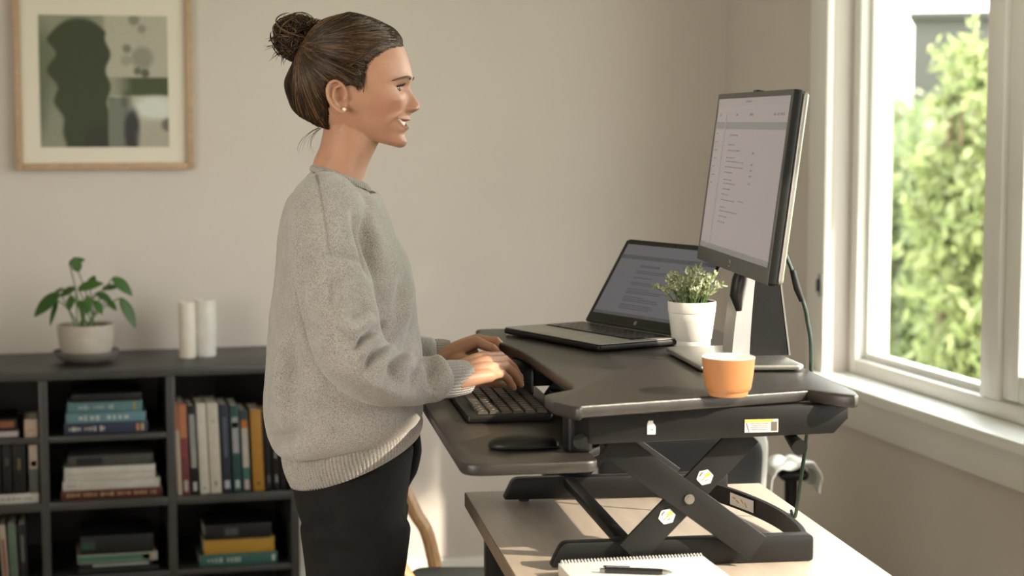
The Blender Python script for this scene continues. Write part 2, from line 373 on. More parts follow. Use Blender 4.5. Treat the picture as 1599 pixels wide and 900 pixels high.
bush_tree = bush
def add_shade_tree(label, cx, cy, rx, ry, z0, z1, n, lsize, m, seed):
    rg = np.random.default_rng(seed); r = thing('tree', label, 'tree', (cx, cy, -.7))
    tb_ = MB(); tb_.tube(smooth_path([(.0, 0, 0), (.04, .05, 1.6), (-.03, 0, z0+.9), (.0, .05, z1)], 6), np.linspace(.07, .02, 19), 10)
    for k in range(12):
        a = k*2.4; h = z0+.5+.12*k; tb_.tube(bez((0, 0, h), (rx*.5*math.cos(a), ry*.5*math.sin(a), h+.25), (rx*.85*math.cos(a), ry*.85*math.sin(a), h+.45), 8), np.linspace(.025, .006, 8), 6)
    tb_.build('trunk', mat('tree_bark', (.14, .10, .07), .9, var=.3, bump=.5), r)
    vs = []; fs = []
    for _ in range(n):
        while True:
            q = rg.uniform(-1, 1, 3)
            if q@q < 1: break
        c0 = np.array([q[0]*rx, q[1]*ry, (z0+z1)/2+.7+q[2]*(z1-z0)/2]); ax = rg.normal(0, 1, 3); ax /= np.linalg.norm(ax); sd = np.cross(ax, rg.normal(0, 1, 3)); sd /= np.linalg.norm(sd); l = lsize*rg.uniform(.7, 1.3); k = len(vs)
        vs += [c0, c0+ax*l*.4+sd*l*.25, c0+ax*l, c0+ax*l*.4-sd*l*.25]; fs += [(k, k+1, k+2), (k, k+2, k+3)]
    MB().add(vs, fs).build('crown', m, r, smooth=180, fix=False)
add_shade_tree('leafy shade caster added out of view to shadow the far window pane', 4.7, 1.25, .8, 1.15, 3.1, 5.1, 9000, .12, lm2, 31)  # added out of view to keep sun off the far pane
# ------------------------------------------------------------------ picture
pc = thing('framed_picture', 'thin oak frame with wide ivory mat and green abstract print on the back wall', 'picture', (.166, YB-.001, 1.32))
fw, fh, ft = .506, .53, .020
b = MB()
for (x0, x1, z0, z1) in ((-fw/2, -fw/2+ft, 0, fh), (fw/2-ft, fw/2, 0, fh), (-fw/2+ft, fw/2-ft, 0, ft), (-fw/2+ft, fw/2-ft, fh-ft, fh)):
    b.box(x0, x1, -.030, 0, z0, z1, .002)
b.build('frame', M['oak'], pc)
MB().box(-fw/2+ft-.002, fw/2-ft+.002, -.016, -.008, ft-.002, fh-ft+.002).build('mat_board', M['matboard'], pc, smooth=0)
NX, NZ = 150, 155; px0, px1, pz0, pz1 = -.182, .182, .066, .446
u, v = np.meshgrid(np.linspace(0, 1, NX), np.linspace(0, 1, NZ)); v = 1-v     # v from the top down
def sm(a, b2, x): t = np.clip((x-a)/(b2-a), 0, 1); return t*t*(3-2*t)
rgp = np.random.default_rng(2); colr = np.zeros((NZ, NX, 3)); colr[:] = (.42, .40, .33)
def over(c, a): global colr; colr = colr*(1-a[..., None])+np.array(c)*a[..., None]
def blob(x, y, r, r2=None): return 1-sm(.55, 1.15, np.sqrt(((u-x)/r)**2+((v-y)/(r2 or r))**2))
wob = .02*np.sin(9*v*3)+.015*np.sin(23*v+1)
over((.20, .21, .15), (1-sm(.48, .53, u))*.75)
over((.10, .12, .07), blob(.02, .5, .16, .45)*.8)
over((.25, .25, .20), blob(.18, .85, .16, .45)*.8)
over((.042, .050, .026), sm(.07, .11, u-wob-.10*sm(.4, 1, v))*(1-sm(.52, .545, u-wob*.6))*sm(.0, .04, v-.13*np.abs((u-.31)/.23)**2.2))
over((.03, .032, .024), blob(.45, .95, .14, .14)*.7)
right = sm(.515, .535, u)
over((.060, .075, .035), right*sm(.46, .475, v)*(1-sm(.60, .615, v))*(.35+.65*sm(.55, .74, u)))
over((.17, .18, .15), right*(1-sm(.66, .70, u))*sm(.61, .63, v))
over((.62, .64, .60), blob(.9, .70, .22, .10)*right)
over((.035, .036, .038), blob(.71, .88, .075, .22)*right); over((.05, .05, .05), blob(.67, .64, .05, .08)*right*.5)
over((.38, .34, .28), blob(.9, .93, .16, .14)*right*.8); over((.10, .11, .09), blob(1.0, .83, .07, .06)*right*.9)
for (x, y, r, s) in ((.68, .25, .04, .7), (.8, .32, .10, .5), (.76, .42, .035, .9), (.82, .435, .04, 1), (.74, .03, .05, .6), (.80, .1, .04, .5), (.67, .34, .05, .35), (.55, .63, .03, .3)):
    over((.09, .10, .07), blob(x, y, r)*right*s)
colr *= (1+rgp.normal(0, .05, (NZ, NX, 1)))
vs = [(px0+(px1-px0)*i/(NX-1), -.0175, pz0+(pz1-pz0)*j/(NZ-1)) for j in range(NZ) for i in range(NX)]
fs = [(j*NX+i, j*NX+i+1, (j+1)*NX+i+1, (j+1)*NX+i) for j in range(NZ-1) for i in range(NX-1)]
pr_ = MB().add(vs, fs)
pm = mat('print_pigment', (.3, .3, .3), .7, attr='pigment')
po = pr_.build('print', pm, pc, smooth=0, fix=False)
at = po.data.color_attributes.new('pigment', 'FLOAT_COLOR', 'POINT')
cc = np.ones((NZ*NX, 4), np.float32); cc[:, :3] = colr.reshape(-1, 3); at.data.foreach_set('color', cc.ravel())

# ------------------------------------------------------------------ bookcase
BF, BB = 4.95, YB-.004                                       # front and back
bc = thing('bookcase', 'low dark grey cube bookcase along the back wall', 'bookcase', (0, BF, 0))
dep = BB-BF
cols = [-.705, -.366, -.026, .313, .652]
MB().box(-.727, .674, 0, dep, .764, .787, .002).build('top_panel', M['shelf'], bc)
for k, x in enumerate(cols):
    MB().box(x-.0115, x+.0115, .001, dep-.008, .0, .764, .0015).build('side_panel' if k in (0, 4) else 'divider', M['shelf'], bc)
MB().box(-.69, .64, dep-.008, dep, .03, .764).build('back_panel', M['shelf'], bc, smooth=0)
for k in range(4):
    x0, x1 = cols[k]+.0115, cols[k+1]-.0115
    MB().box(x0, x1, .001, dep-.008, .406, .429, .0015).build('shelf', M['shelf'], bc)
    MB().box(x0, x1, .001, dep-.008, .03, .053, .0015).build('shelf', M['shelf'], bc)
    if k < 3: MB().box(x0, x1, .004, dep-.008, .593, .609, .0015).build('half_shelf', M['shelf'], bc)
    MB().box(x0, x1, .004, dep-.008, .205, .221, .0015).build('half_shelf', M['shelf'], bc)
BK = {}
def bmat(c):
    if c not in BK: BK[c] = mat('book_cover_'+str(len(BK)), tuple(q*(.62 if max(c) > .03 else .2) for q in c), .5, spec=.3, var=.08, vscale=30)
    return BK[c]
INKW = (.62, .58, .52)
def book(label, x0, x1, z0, z1, depth, col, y=None, group=None, lean=0, upright=False, bands=()):
    """a book with its spine to the front; bands = (from, to, colour, inset) along the spine"""
    w, h = x1-x0, z1-z0; y = BF+.012 if y is None else y
    r = thing('book', label, 'book', ((x0+x1)/2, y, z0), 0, group); LM = Matrix.Rotation(lean, 4, 'Y')
    cb = MB(); t = .0022
    if upright:
        cb.box(-w/2, w/2, 0, .0035, 0, h, .001); cb.box(-w/2, -w/2+t, .0035, depth, 0, h); cb.box(w/2-t, w/2, .0035, depth, 0, h)
        MB().box(-w/2+t, w/2-t, .0035, depth-.004, .003, h-.003).build('pages', M['pages'], r, smooth=0)
    else:
        cb.box(-w/2, w/2, 0, .0035, 0, h, .001); cb.box(-w/2, w/2, .0035, depth, 0, t); cb.box(-w/2, w/2, .0035, depth, h-t, h)
        MB().box(-w/2+.003, w/2-.003, .0035, depth-.004, t, h-t).build('pages', M['pages'], r, smooth=0)
    cb.build('cover', bmat(col), r)
    def fin():
        for c_ in r.children: c_.data.transform(LM)
    for (a, b2, c, ins) in bands:
        q = MB()
        if upright: q.box(-w/2+ins*w, w/2-ins*w, -.0006, .0005, a*h, b2*h)
        else: q.box(-w/2+a*w, -w/2+b2*w, -.0006, .0005, ins*h, h-ins*h)
        q.build('spine_band', bmat(c), r, smooth=0)
    if lean: fin()
    return r
X = lambda px, py: on_Y(px, py, BF+.015)[0]
def stack(items, zbase, py):
    z = zbase
    for (label, pa, pb, h, depth, col, bands, grp) in items:
        book(label, X(pa, py), X(pb, py), z+.0003, z+h, depth, col, bands=bands, group=grp, y=BF+.014+random.uniform(0, .008)); z += h
def words(a, b2, n, c=INKW, ins=.3, seed=0):
    rg = random.Random(seed); out = []; x = a; n *= 3
    for k in range(n):
        l = (b2-a)/n*rg.uniform(.4, .75)
        if k % 5 != 4: out.append((x, x+l, c, ins+rg.uniform(-.02, .12)))
        x += (b2-a)/n
    return out
g = 'books stacked in the middle column'
stack([('navy blue book at the bottom of the blue stack', 100, 231, .033, .20, (.028, .034, .075), words(.06, .5, 4, seed=1)+[(.86, .90, (.5, .22, .1), .2), (.92, .95, (.5, .42, .2), .2)], g),
       ('pale blue book in the middle of the blue stack', 103, 228, .026, .19, (.13, .25, .30), words(.16, .8, 3, (.5, .55, .55), .22, 2), g),
       ('teal blue book near the top of the blue stack', 106, 223, .031, .185, (.10, .21, .23), words(.15, .62, 4, (.42, .48, .48), .3, 3)+[(.88, .91, (.35, .28, .06), .1)], g),
       ('black book lying on top of the blue stack', 113, 222, .022, .18, (.012, .012, .012), (), g)], .609, 665)
stack([('dark red book with gilt spine lettering under two white books', 95, 254, .027, .22, (.10, .022, .015), words(.06, .95, 9, (.42, .3, .15), .3, 4), g),
       ('white book with small spine title resting on a dark red book', 98, 250, .026, .21, (.56, .53, .48), words(.05, .2, 2, (.2, .18, .16), .35, 5), g),
       ('thick off-white book second from the top of its stack', 101, 243, .038, .20, (.60, .57, .52), ((.02, .98, (.50, .47, .43), .42),), g),
       ('dark grey book lying over the off-white books', 107, 240, .030, .19, (.06, .058, .052), ((.1, .4, (.03, .03, .03), .2),), g)], .429, 765)
stack([('black book at the bottom of the dark lowest stack', 122, 248, .016, .20, (.016, .016, .016), (), g),
       ('thin black and mint book in the dark lowest stack', 124, 238, .014, .19, (.018, .02, .02), ((.18, .95, (.30, .36, .32), .25),), g),
       ('cream white magazine with green edge in the dark lowest stack', 121, 246, .024, .20, (.34, .32, .27), ((.0, .9, (.06, .15, .11), .85), (.82, .92, (.40, .22, .08), .2)), g),
       ('thick black-green book on top of the dark lowest stack', 126, 240, .052, .19, (.014, .02, .017), ((.02, .2, (.02, .06, .045), .3),), g)], .221, 880)
g = 'books standing in the right column'
zb = .4300
for (label, pa, pb, ptop, col, bands) in (
    ('thin cream book standing against the divider, first of the upright row', 271, 279, 628, (.55, .44, .36), ((.7, 1, (.5, .17, .08), .05),)),
    ('orange and maroon book with pale spine mark', 279, 292, 629, (.17, .045, .045), ((.62, .98, (.48, .19, .09), .05), (.4, .6, (.24, .05, .05), .05), (.04, .16, (.4, .35, .33), .25))),
    ('black book with a grey spine label between maroon and white books', 293, 306, 633, (.022, .022, .024), ((.3, .9, (.30, .30, .29), .15), (.04, .14, (.4, .4, .4), .25))),
    ('white book standing beside the wider cream book', 307, 322, 630, (.62, .58, .51), ((.05, .08, (.2, .2, .2), .4),)),
    ('wide cream white book standing left of the navy one', 323, 341, 629, (.58, .52, .45), ((.08, .14, (.25, .22, .2), .38), (.78, .82, (.4, .36, .3), .4))),
    ('navy blue book standing in the upright row', 343, 357, 631, (.020, .026, .048), ((.4, .86, (.09, .1, .14), .3), (.05, .14, (.42, .42, .46), .2))),
    ('dark green book with a pale grey upper label', 359, 373, 632, (.022, .07, .065), ((.45, .86, (.34, .33, .35), .15), (.74, .80, (.15, .33, .30), .1), (.05, .14, (.4, .44, .44), .25))),
    ('black book with orange, white and green spine blocks', 374, 387, 640, (.025, .045, .045), ((.30, .78, (.48, .42, .38), .12), (.78, .88, (.45, .14, .03), .12), (.15, .30, (.04, .14, .12), .1), (.03, .15, (.45, .36, .36), .2))),
    ('mustard yellow book standing in the upright row', 390, 408, 640, (.42, .20, .025), ((.08, .11, (.05, .04, .02), .35),)),
    ('black book standing right of the mustard yellow one', 410, 420, 644, (.018, .017, .017), ((.1, .2, (.12, .1, .1), .3),)),
    ('black book with small pale spine mark behind the sweater hem', 422, 432, 646, (.02, .018, .018), ((.1, .2, (.25, .22, .22), .3), (.42, .52, (.25, .22, .22), .3))),
    ('last black book of the upright row', 433, 443, 648, (.015, .015, .016), ())):
    xa, xb = X(pa+5, 700), X(pb+5, 700); top = on_Y((pa+pb)/2, ptop, BF+.02)[2]
    book(label, xa, xb-.0012, zb, top, .15, col, upright=True, lean=-.033, bands=bands, group=g)
g = 'books stacked at the lower right'
stack([('teal green book with pale title under the yellow one', 312, 433, .034, .20, (.035, .115, .10), words(.1, .55, 3, (.4, .42, .4), .3, 8)+[(.93, .97, (.5, .5, .47), .25)], g),
       ('yellow book in the middle of the lower right stack', 319, 429, .042, .19, (.46, .25, .03), (), g),
       ('black book on top of the yellow one', 320, 424, .042, .18, (.014, .014, .014), ((.3, .5, (.06, .06, .06), .25),), g)], .221, 865)
g = 'books in the left column'
xl = cols[1]+.02
stack([('dark book with pink and white spine lying flat on the upper left shelf', -70, 30, .022, .19, (.05, .035, .035), ((.55, .98, (.5, .42, .42), .15),), g),
       ('black book with orange spine mark lying flat on the upper left shelf', -66, 27, .030, .18, (.02, .016, .014), ((.70, .95, (.26, .09, .04), .2),), g)], .609, 672)
book('cream box-like book standing at the divider on the upper left shelf', X(38, 665), X(59, 665), .6093, .658, .16, (.56, .42, .32), upright=True, bands=((.35, .45, (.45, .3, .2), .2),), group=g)
book('white book with black title lying under the dark upright books', X(-70, 778), X(61, 778), .4293, .456, .20, (.58, .55, .51), bands=words(.55, .95, 5, (.12, .11, .1), .35, 9), group=g)
for (label, pa, pb, top, col, bands) in (
    ('black upright book at the left edge of the photo above a white book', -12, 2, .585, (.02, .019, .018), ()),
    ('black upright book with grey mark above the white book', 4, 18, .588, (.025, .024, .022), ((.6, .75, (.06, .06, .05), .3),)),
    ('black upright book with small gilt spine mark', 20, 40, .590, (.014, .014, .013), ((.5, .72, (.16, .14, .05), .4),)),
    ('grey-green and cream upright book beside the divider', 45, 60, .590, (.12, .125, .11), ((.5, .98, (.52, .42, .34), .05), (.55, .66, (.5, .25, .16), .2)))):
    book(label, X(pa, 720), X(pb, 720)-.001, .4564, top, .15, col, upright=True, bands=bands, group=g)
for (label, pa, pb, top, col, ln, bands) in (
    ('cream and red leaning book on the lowest left shelf', 0, 10, .372, (.46, .38, .30), -.05, ((.05, .75, (.28, .07, .05), .3),)),
    ('pale green upright book on the lowest left shelf', 12, 25, .372, (.12, .17, .12), -.03, ()),
    ('black upright book with grey spine text on the lowest left shelf', 27, 40, .372, (.018, .018, .018), -.02, ((.3, .8, (.14, .13, .13), .35),))):
    book(label, X(pa+3, 860), X(pb+3, 860), .2213, top, .15, col, upright=True, lean=ln, bands=bands, group=g)

# ------------------------------------------------------------------ things on the bookcase
def leaf_blade(mb, base, tip, width, normal, cup=.15, droop=.12, heart=True, n=10):
    base, tip, nr = (np.asarray(q, float) for q in (base, tip, normal)); ax = tip-base; L = np.linalg.norm(ax); ax /= L
    sd = np.cross(nr, ax); sd /= np.linalg.norm(sd); nr = np.cross(ax, sd); vs = []; fs = []
    for i in range(n+1):
        u = i/n; w = width*(math.sin(math.pi*min(1, u*.93+.05))**.75)*(1-.35*u) if heart else width*math.sin(math.pi*u)**.8
        c = base+ax*L*u-nr*droop*L*u*u; k = w*cup
        vs += [c-sd*w+nr*k, c-sd*w*.5+nr*k*.3, c, c+sd*w*.5+nr*k*.3, c+sd*w+nr*k]
    for i in range(n):
        for j in range(4): a = i*5+j; fs.append((a, a+1, a+6, a+5))
    mb.add(vs, fs)
pp = on_Y(134, 560, 5.14)
pt = thing('potted_plant', 'heart-leaved green plant in a greige pot with saucer on the bookcase', 'plant', (.094, 5.14, .787))
k = 1
MB().lathe([(.050, 0), (.060, .003), (.078, .014), (.090, .028), (.0915, .034), (.088, .034), (.078, .024), (.055, .014), (.01, .013)], 48).build('saucer', M['saucer'], pt)
MB().lathe([(.050, .0145), (.062, .019), (.071, .037), (.0765, .07), (.0785, .105), (.0765, .1075), (.0735, .105), (.0725, .088), (.02, .086)], 48).build('pot', M['potgrey'], pt)
MB().lathe([(.0725, .083), (.072, .091), (.04, .095), (.005, .096)], 32, caps=(True, True)).build('soil', M['soil'], pt)
lv, sv = MB(), MB()
def PT(px, py, dy=0): q = on_Y(px, py, 5.14+dy); return np.array([q[0]-.094, dy, q[2]-.787])
for (bx, by, tx, ty, w, dy, nrm) in (
    (122, 424, 116, 402, .022, .01, (0, -1, .5)), (108, 412, 132, 404, .020, .015, (0, -.8, .8)),
    (92, 458, 52, 492, .030, -.03, (-.5, -1, .6)), (90, 470, 76, 508, .012, -.02, (-.6, -1, .2)),
    (118, 450, 92, 462, .024, .02, (-.2, -.6, 1)), (122, 452, 160, 440, .026, -.03, (.1, -.8, .9)),
    (176, 434, 208, 460, .027, .0, (.5, -1, .5)), (188, 466, 214, 510, .026, -.02, (.6, -1, .3)),
    (160, 452, 186, 446, .022, .03, (.2, -.5, 1)), (148, 470, 160, 490, .018, -.05, (.3, -1, .2)),
    (124, 470, 138, 490, .016, -.06, (0, -1, .2)), (112, 462, 108, 484, .016, -.05, (-.3, -1, .2)),
    (136, 462, 140, 486, .014, -.06, (.1, -1, .1)), (100, 452, 82, 458, .020, .05, (-.3, -.3, 1)), (168, 470, 182, 484, .015, -.04, (.4, -1, .2)),
    (140, 448, 148, 430, .018, .05, (0, -.7, .8)), (150, 458, 176, 470, .020, .0, (.3, -.8, .7))):
    p0, p1 = PT(bx, by, dy), PT(tx, ty, dy*1.3-.01)
    leaf_blade(lv, p0, p1, w*.82, nrm)
    root_ = np.array([random.uniform(-.03, .03), random.uniform(-.03, .03), .093])
    sv.tube(bez(root_, (root_*.4+p0*.6)+np.array([0, 0, .025]), p0, 9), .0019, 6)
lo = lv.build('foliage', M['leaf'], pt, smooth=180, fix=False); sv.build('stem', M['stem'], pt)
md = lo.modifiers.new('thick', 'SOLIDIFY'); md.thickness = .0008
for (label, x, y, r, h, m, fl) in (('ivory pillar candle with a bright rim on the bookcase', .3765, 5.165, .0245, .161, 'candle', 0), ('pale grey pillar candle with swirled sides, right of the ivory one', .4285, 5.185, .0310, .164, 'candle2', 1)):
    cd = thing('pillar_candle', label, 'candle', (x, y, .787), 0, 'pillar candles')
    n = 48; rg_ = []
    prof = [(.0, .94), (.004, 1), (.03, 1), (.08, 1.0), (.12, 1.0), (h-.004, 1), (h, .96), (h-.001, .86), (h-.008, .80), (h-.010, .2)]
    for (z, s_) in prof: rg_.append([(r*s_*(1+fl*.02*math.sin(5*2*math.pi*q/n+z*18))*math.cos(2*math.pi*q/n), r*s_*(1+fl*.02*math.sin(5*2*math.pi*q/n+z*18))*math.sin(2*math.pi*q/n), z) for q in range(n)])
    MB().rings(rg_).build('wax', M[m], cd)
    MB().tube([(0, 0, h-.011), (.001, 0, h-.005), (.002, 0, h+.001)], .0011, 6).build('wick', M['ink'], cd)
# ------------------------------------------------------------------ desk
dk = thing('desk', 'beige topped desk with black metal legs carrying the riser', 'desk', D(0, 0, 0), DROT)
ds0, ds1, dt0, dt1 = -.034, .512, -.62, .765
MB().box(ds0+.0015, ds1-.0015, dt0+.0015, dt1-.0015, ZDESK-.026, ZDESK, .0015).build('desktop', M['desk'], dk)
b = MB(); e = .0016
for (x0, x1, y0, y1) in ((ds0, ds0+e, dt0, dt1), (ds1-e, ds1, dt0, dt1), (ds0+e, ds1-e, dt0, dt0+e), (ds0+e, ds1-e, dt1-e, dt1)): b.box(x0, x1, y0, y1, ZDESK-.026, ZDESK-.0015)
b.build('edge_band', M['deskedge'], dk, smooth=0)
for (s_, t_) in ((ds0+.05, dt1-.07), (ds1-.05, dt1-.07), (ds0+.05, dt0+.07), (ds1-.05, dt0+.07)):
    MB().box(s_-.022, s_+.022, t_-.022, t_+.022, .0, ZDESK-.055, .003).build('leg', M['black'], dk)
b = MB()
for s_ in (ds0+.05, ds1-.05): b.box(s_-.018, s_+.018, dt0+.05, dt1-.05, ZDESK-.055, ZDESK-.0262, .002)
for t_ in (dt0+.07, dt1-.07): b.box(ds0+.07, ds1-.07, t_-.015, t_+.015, ZDESK-.055, ZDESK-.0262, .002)
b.build('desk_frame', M['black'], dk)

# ------------------------------------------------------------------ standing desk converter
rs = thing('desk_riser', 'black two-tier standing desk riser with crossed scissor legs on the beige desk', 'standing desk converter', D(0, 0, ZDESK), DROT)
zT, zK = ZTOP-ZDESK, ZTRAY-ZDESK
def flip(p): return p
left = [(.0, .985), (-.002, .90)] + [tuple(q) for q in smooth_path([(.004, .86), (.022, .80), (.042, .74), (.054, .66), (.060, .55), (.063, .42), (.065, .31), (.066, .25)], 5)]
out = rpoly([(.468, .016), (.472, 1.0), (.0, 1.0)], [.035, .03, .03]) + left[1:] + rpoly([(.066, .25), (.060, .212), (.008, .165), (.010, .095), (.042, .024)], [0, .022, .03, .03, .02])[1:]
MB().prism(out, zT-.019, zT, .004, 3).build('top_surface', M['blacktop'], rs)
tr = rpoly([(-.122, .062), (.072, .070), (.072, .16), (.10, .20), (.10, .80), (.06, .86), (-.122, .86)], [.035, .02, .02, .02, .03, .03, .03])
MB().prism(tr, zK-.017, zK, .0035, 3).build('keyboard_tray', M['blacktop'], rs)
def rail(t0, t1):
    poly = [(.045, zT-.0195), (.456, zT-.0195), (.456, zT-.040), (.434, zT-.062), (.06, zT-.069), (.045, zT-.055)]
    Mx = Matrix(((1, 0, 0, 0), (0, 0, 1, 0), (0, 1, 0, 0), (0, 0, 0, 1)))
    return MB().prism(poly, t0, t1, .002, 2, M=Mx).build('side_rail', M['black'], rs)
rail(.128, .155); rail(.70, .727)
for t_ in (.2, .62): MB().box(.07, .43, t_, t_+.03, zT-.036, zT-.0195, .002).build('under_frame', M['black'], rs)
for t_ in (.128, .66):                                           # brackets that hang the tray
    b = MB(); b.box(.038, .075, t_, t_+.05, zK+.0005, zT-.0195, .006, 3); b.tube([(.055, t_-.004, zK+.018), (.055, t_+.054, zK+.018)], .011, 14)
    b.build('tray_bracket', M['plastic'], rs)
lev = MB().tube([(.380, .120, zT-.080), (.380, .150, zT-.074), (.380, .20, zT-.060)], [.012, .010, .008], 12).build('release_lever', M['plastic'], rs)
def bar(name, s0, z0, s1, z1, t0, th, w, ext=0.0):
    """a flat bar between two points in the (s, z) plane at depth t0"""
    a = np.array([s0, z0]); c = np.array([s1, z1]); d = (c-a)/np.linalg.norm(c-a); n_ = np.array([-d[1], d[0]])*w/2; a = a-d*ext; c = c+d*ext
    Mx = Matrix(((1, 0, 0, 0), (0, 0, 1, 0), (0, 1, 0, 0), (0, 0, 0, 1)))
    return MB().prism([tuple(a-n_), tuple(c-n_), tuple(c+n_), tuple(a+n_)], t0, t0+th, .0015, 2, M=Mx).build(name, M['black'], rs)
aU, aL = (.105, .995-ZDESK), (.330, .828-ZDESK); bU, bL = (.316, 1.003-ZDESK), (.138, .824-ZDESK)
for k, t_ in enumerate((.158, .690)):
    o1 = bar('scissor_arm', *aU, *aL, t_, .007, .044)
    o2 = bar('scissor_arm', *bU, *bL, t_+.0075, .007, .044)
    px_, pz_ = .2245, .907-ZDESK
    MB().tube([(px_, t_-.004, pz_), (px_, t_+.019, pz_)], .0075, 16).tube([(px_, t_-.0055, pz_), (px_, t_-.0038, pz_)], .0045, 6).build('pivot_bolt', M['steel'], rs)
# base: two feet bars and a bowed rear bar
def foot(t0, t1):
    prof = rpoly([(.022, .004), (.424, .0005), (.424, .041), (.040, .041)], [.004, .006, .008, .016], 5)
    Mx = Matrix(((1, 0, 0, 0), (0, 0, 1, 0), (0, 1, 0, 0), (0, 0, 0, 1)))
    MB().prism(prof, t0, t1, .002, 2, M=Mx).build('base_bar', M['black'], rs)
foot(.166+.016, .205); foot(.666, .689)
for t_ in (.1945, .6775):
    for s_ in (.06, .40): MB().lathe([(.009, 0), (.009, .003)], 14, (s_, t_, .0002)).build('rubber_foot', M['plastic'], rs)
path = smooth_path([(.30, .685, 0), (.345, .645, 0), (.385, .560, 0), (.412, .46, 0), (.426, .36, 0), (.424, .26, 0), (.416, .2055, 0)], 6)
b = MB(); ringz = []
for i, p in enumerate(path):
    d = path[min(i+1, len(path)-1)]-path[max(i-1, 0)]; d /= np.linalg.norm(d); nn = np.array([-d[1], d[0], 0])*.004
    ringz.append([p+nn+[0, 0, .010], p-nn+[0, 0, .010], p-nn+[0, 0, .040], p+nn+[0, 0, .040]])
b.rings(ringz).build('rear_bow', M['black'], rs, smooth=30)
b = MB().box(.128, .150, .2055, .665, .024, .040, .003); b.box(.122, .156, .2055, .214, .018, .044, .003); b.build('cross_brace', M['black'], rs)
b = MB().box(.105, .125, .175, .690, zT-.085, zT-.072, .003); b.build('upper_brace', M['black'], rs)
def decal(name, center, w, h, axis, mtl, parent, lab=None, rot=0, poly=None, th=.0006):
    """a thin sticker lying in a plane; axis = (u, v) unit vectors"""
    u_, v_ = (Vector(q).normalized() for q in axis); n_ = u_.cross(v_); c = Vector(center)
    pts = poly or [(-.5, -.5), (.5, -.5), (.5, .5), (-.5, .5)]
    vs = []
    for q in pts:
        x, y = q[0]*w, q[1]*h; x, y = x*math.cos(rot)-y*math.sin(rot), x*math.sin(rot)+y*math.cos(rot)
        vs.append(c+u_*x+v_*y)
    n = len(vs); vs = vs+[p+n_*th for p in vs]
    fs = [tuple(range(n))[::-1], tuple(range(n, 2*n))]+[(i, (i+1) % n, (i+1) % n+n, i+n) for i in range(n)]
    o = MB().add(vs, fs).build(name, mtl, parent, smooth=0)
    if lab: o['label'] = lab
    return o
UZ = ((1, 0, 0), (0, 0, 1))
HEX = [(math.cos(math.radians(60*k))*.5, math.sin(math.radians(60*k))*.5) for k in range(6)]
def dz(c, s_, z_): return (c[0]+s_, c[1]-.0007, c[2]+z_)
# white product label on the near rail
c0 = (.324, .1272, 1.0185-ZDESK); lb = decal('rail_label', c0, .050, .019, UZ, M['label'], rs, 'white instruction label with a yellow corner')
decal('label_bar', dz(c0, -.004, .0075), .042, .0035, UZ, M['yellow'], lb)
for i in range(4): decal('label_line', dz(c0, -.003, .0035-.003*i), .028-.003*(i % 2), .0009, UZ, M['ink'], lb)
decal('label_block', dz(c0, .019, -.001), .009, .014, UZ, M['ink'], lb)
decal('label_slash', dz(c0, -.0205, -.002), .0012, .014, UZ, M['ink'], lb, rot=.3)
c0 = (.160, .1272, 1.020-ZDESK); lb = decal('hang_tag', c0, .012, .020, UZ, M['label'], rs, 'small white bottle-shaped tag', poly=[(-.5, -.5), (.5, -.5), (.5, .1), (.2, .35), (.2, .5), (-.35, .5), (-.5, .3)])
decal('label_dot', dz(c0, .001, -.003), .004, .0015, UZ, M['ink'], lb)
for nm, (s_, z_), ar in (('warning_sticker', (.250, .937-ZDESK), 'B'), ('warning_sticker', (.193, .880-ZDESK), 'B')):
    tt = .1648
    c0 = (s_, tt, z_); ang = math.atan2(bU[1]-bL[1], bU[0]-bL[0])
    lb = decal(nm, c0, .026, .024, UZ, M['label'], rs, 'white hexagonal warning sticker with orange and yellow marks', rot=.2, poly=HEX)
    decal('sticker_mark', dz(c0, .004, .004), .008, .005, UZ, M['yellow'], lb, rot=.5)
    decal('sticker_mark', dz(c0, -.006, .005), .008, .0018, UZ, M['ink'], lb, rot=.9)
    decal('sticker_mark', dz(c0, -.002, -.002), .010, .0014, UZ, M['orange'], lb, rot=.7)
    decal('sticker_mark', dz(c0, .003, -.004), .007, .0012, UZ, M['ink'], lb, rot=.4)
c0 = (.402, .486, .026); q = np.array([.027, -.10, 0]); q /= np.linalg.norm(q)
lb = decal('bow_sticker', (c0[0]-.0042, c0[1], c0[2]), .075, .020, ((-q[0], -q[1], 0), (0, 0, 1)), M['label'], rs, 'pale sticker with orange print on the bowed bar')
for i, (a, z_) in enumerate(((-.024, .003), (-.012, -.001), (.002, .002), (.014, -.002))):
    cc_ = Vector(c0)+Vector(q)*a+Vector((-.0052, 0, z_)); decal('label_line', cc_, .009, .002, ((-q[0], -q[1], 0), (0, 0, 1)), M['orange'] if i < 2 else M['yellow'], lb, rot=.3*i)

# ------------------------------------------------------------------ keyboard, mouse
KS0, KS1, KT0, KT1 = -.060, .060, .405, .815
kb = thing('keyboard', 'full-size black keyboard lying on the lower tray under the hands', 'keyboard', D(0, 0, ZTRAY), DROT)
Mk = Matrix.Identity(4)
b = MB(); b.prism(rpoly([(KS0-.014, KT0-.004), (KS1+.004, KT0-.004), (KS1+.004, KT1+.004), (KS0-.014, KT1+.004)], .008), .001, .0135, .003, 2)
b.build('case', M['plastic'], kb)
keycap = mat('worn_grey_keycap', (.055, .047, .042), .34, var=.15, vscale=60)
legend = mat('key_legend', (.42, .38, .36), .6)
rows = 6; rp = (KS1-KS0-.006)/rows; nk = 18; kp = (KT1-KT0-.008)/nk
rgk = random.Random(3)
layout = []
for r_ in range(rows):
    k = 0
    while k < nk:
        w = 1
        if r_ == 0 and 6 <= k < 12: w = 6
        elif r_ == 0 and k in (3, 14): w = 2
        elif r_ in (1, 2) and k in (0, 13): w = 2
        w = min(w, nk-k); layout.append((r_, k, w)); k += w
layout.sort(key=lambda q: q[1])
extra = MB()
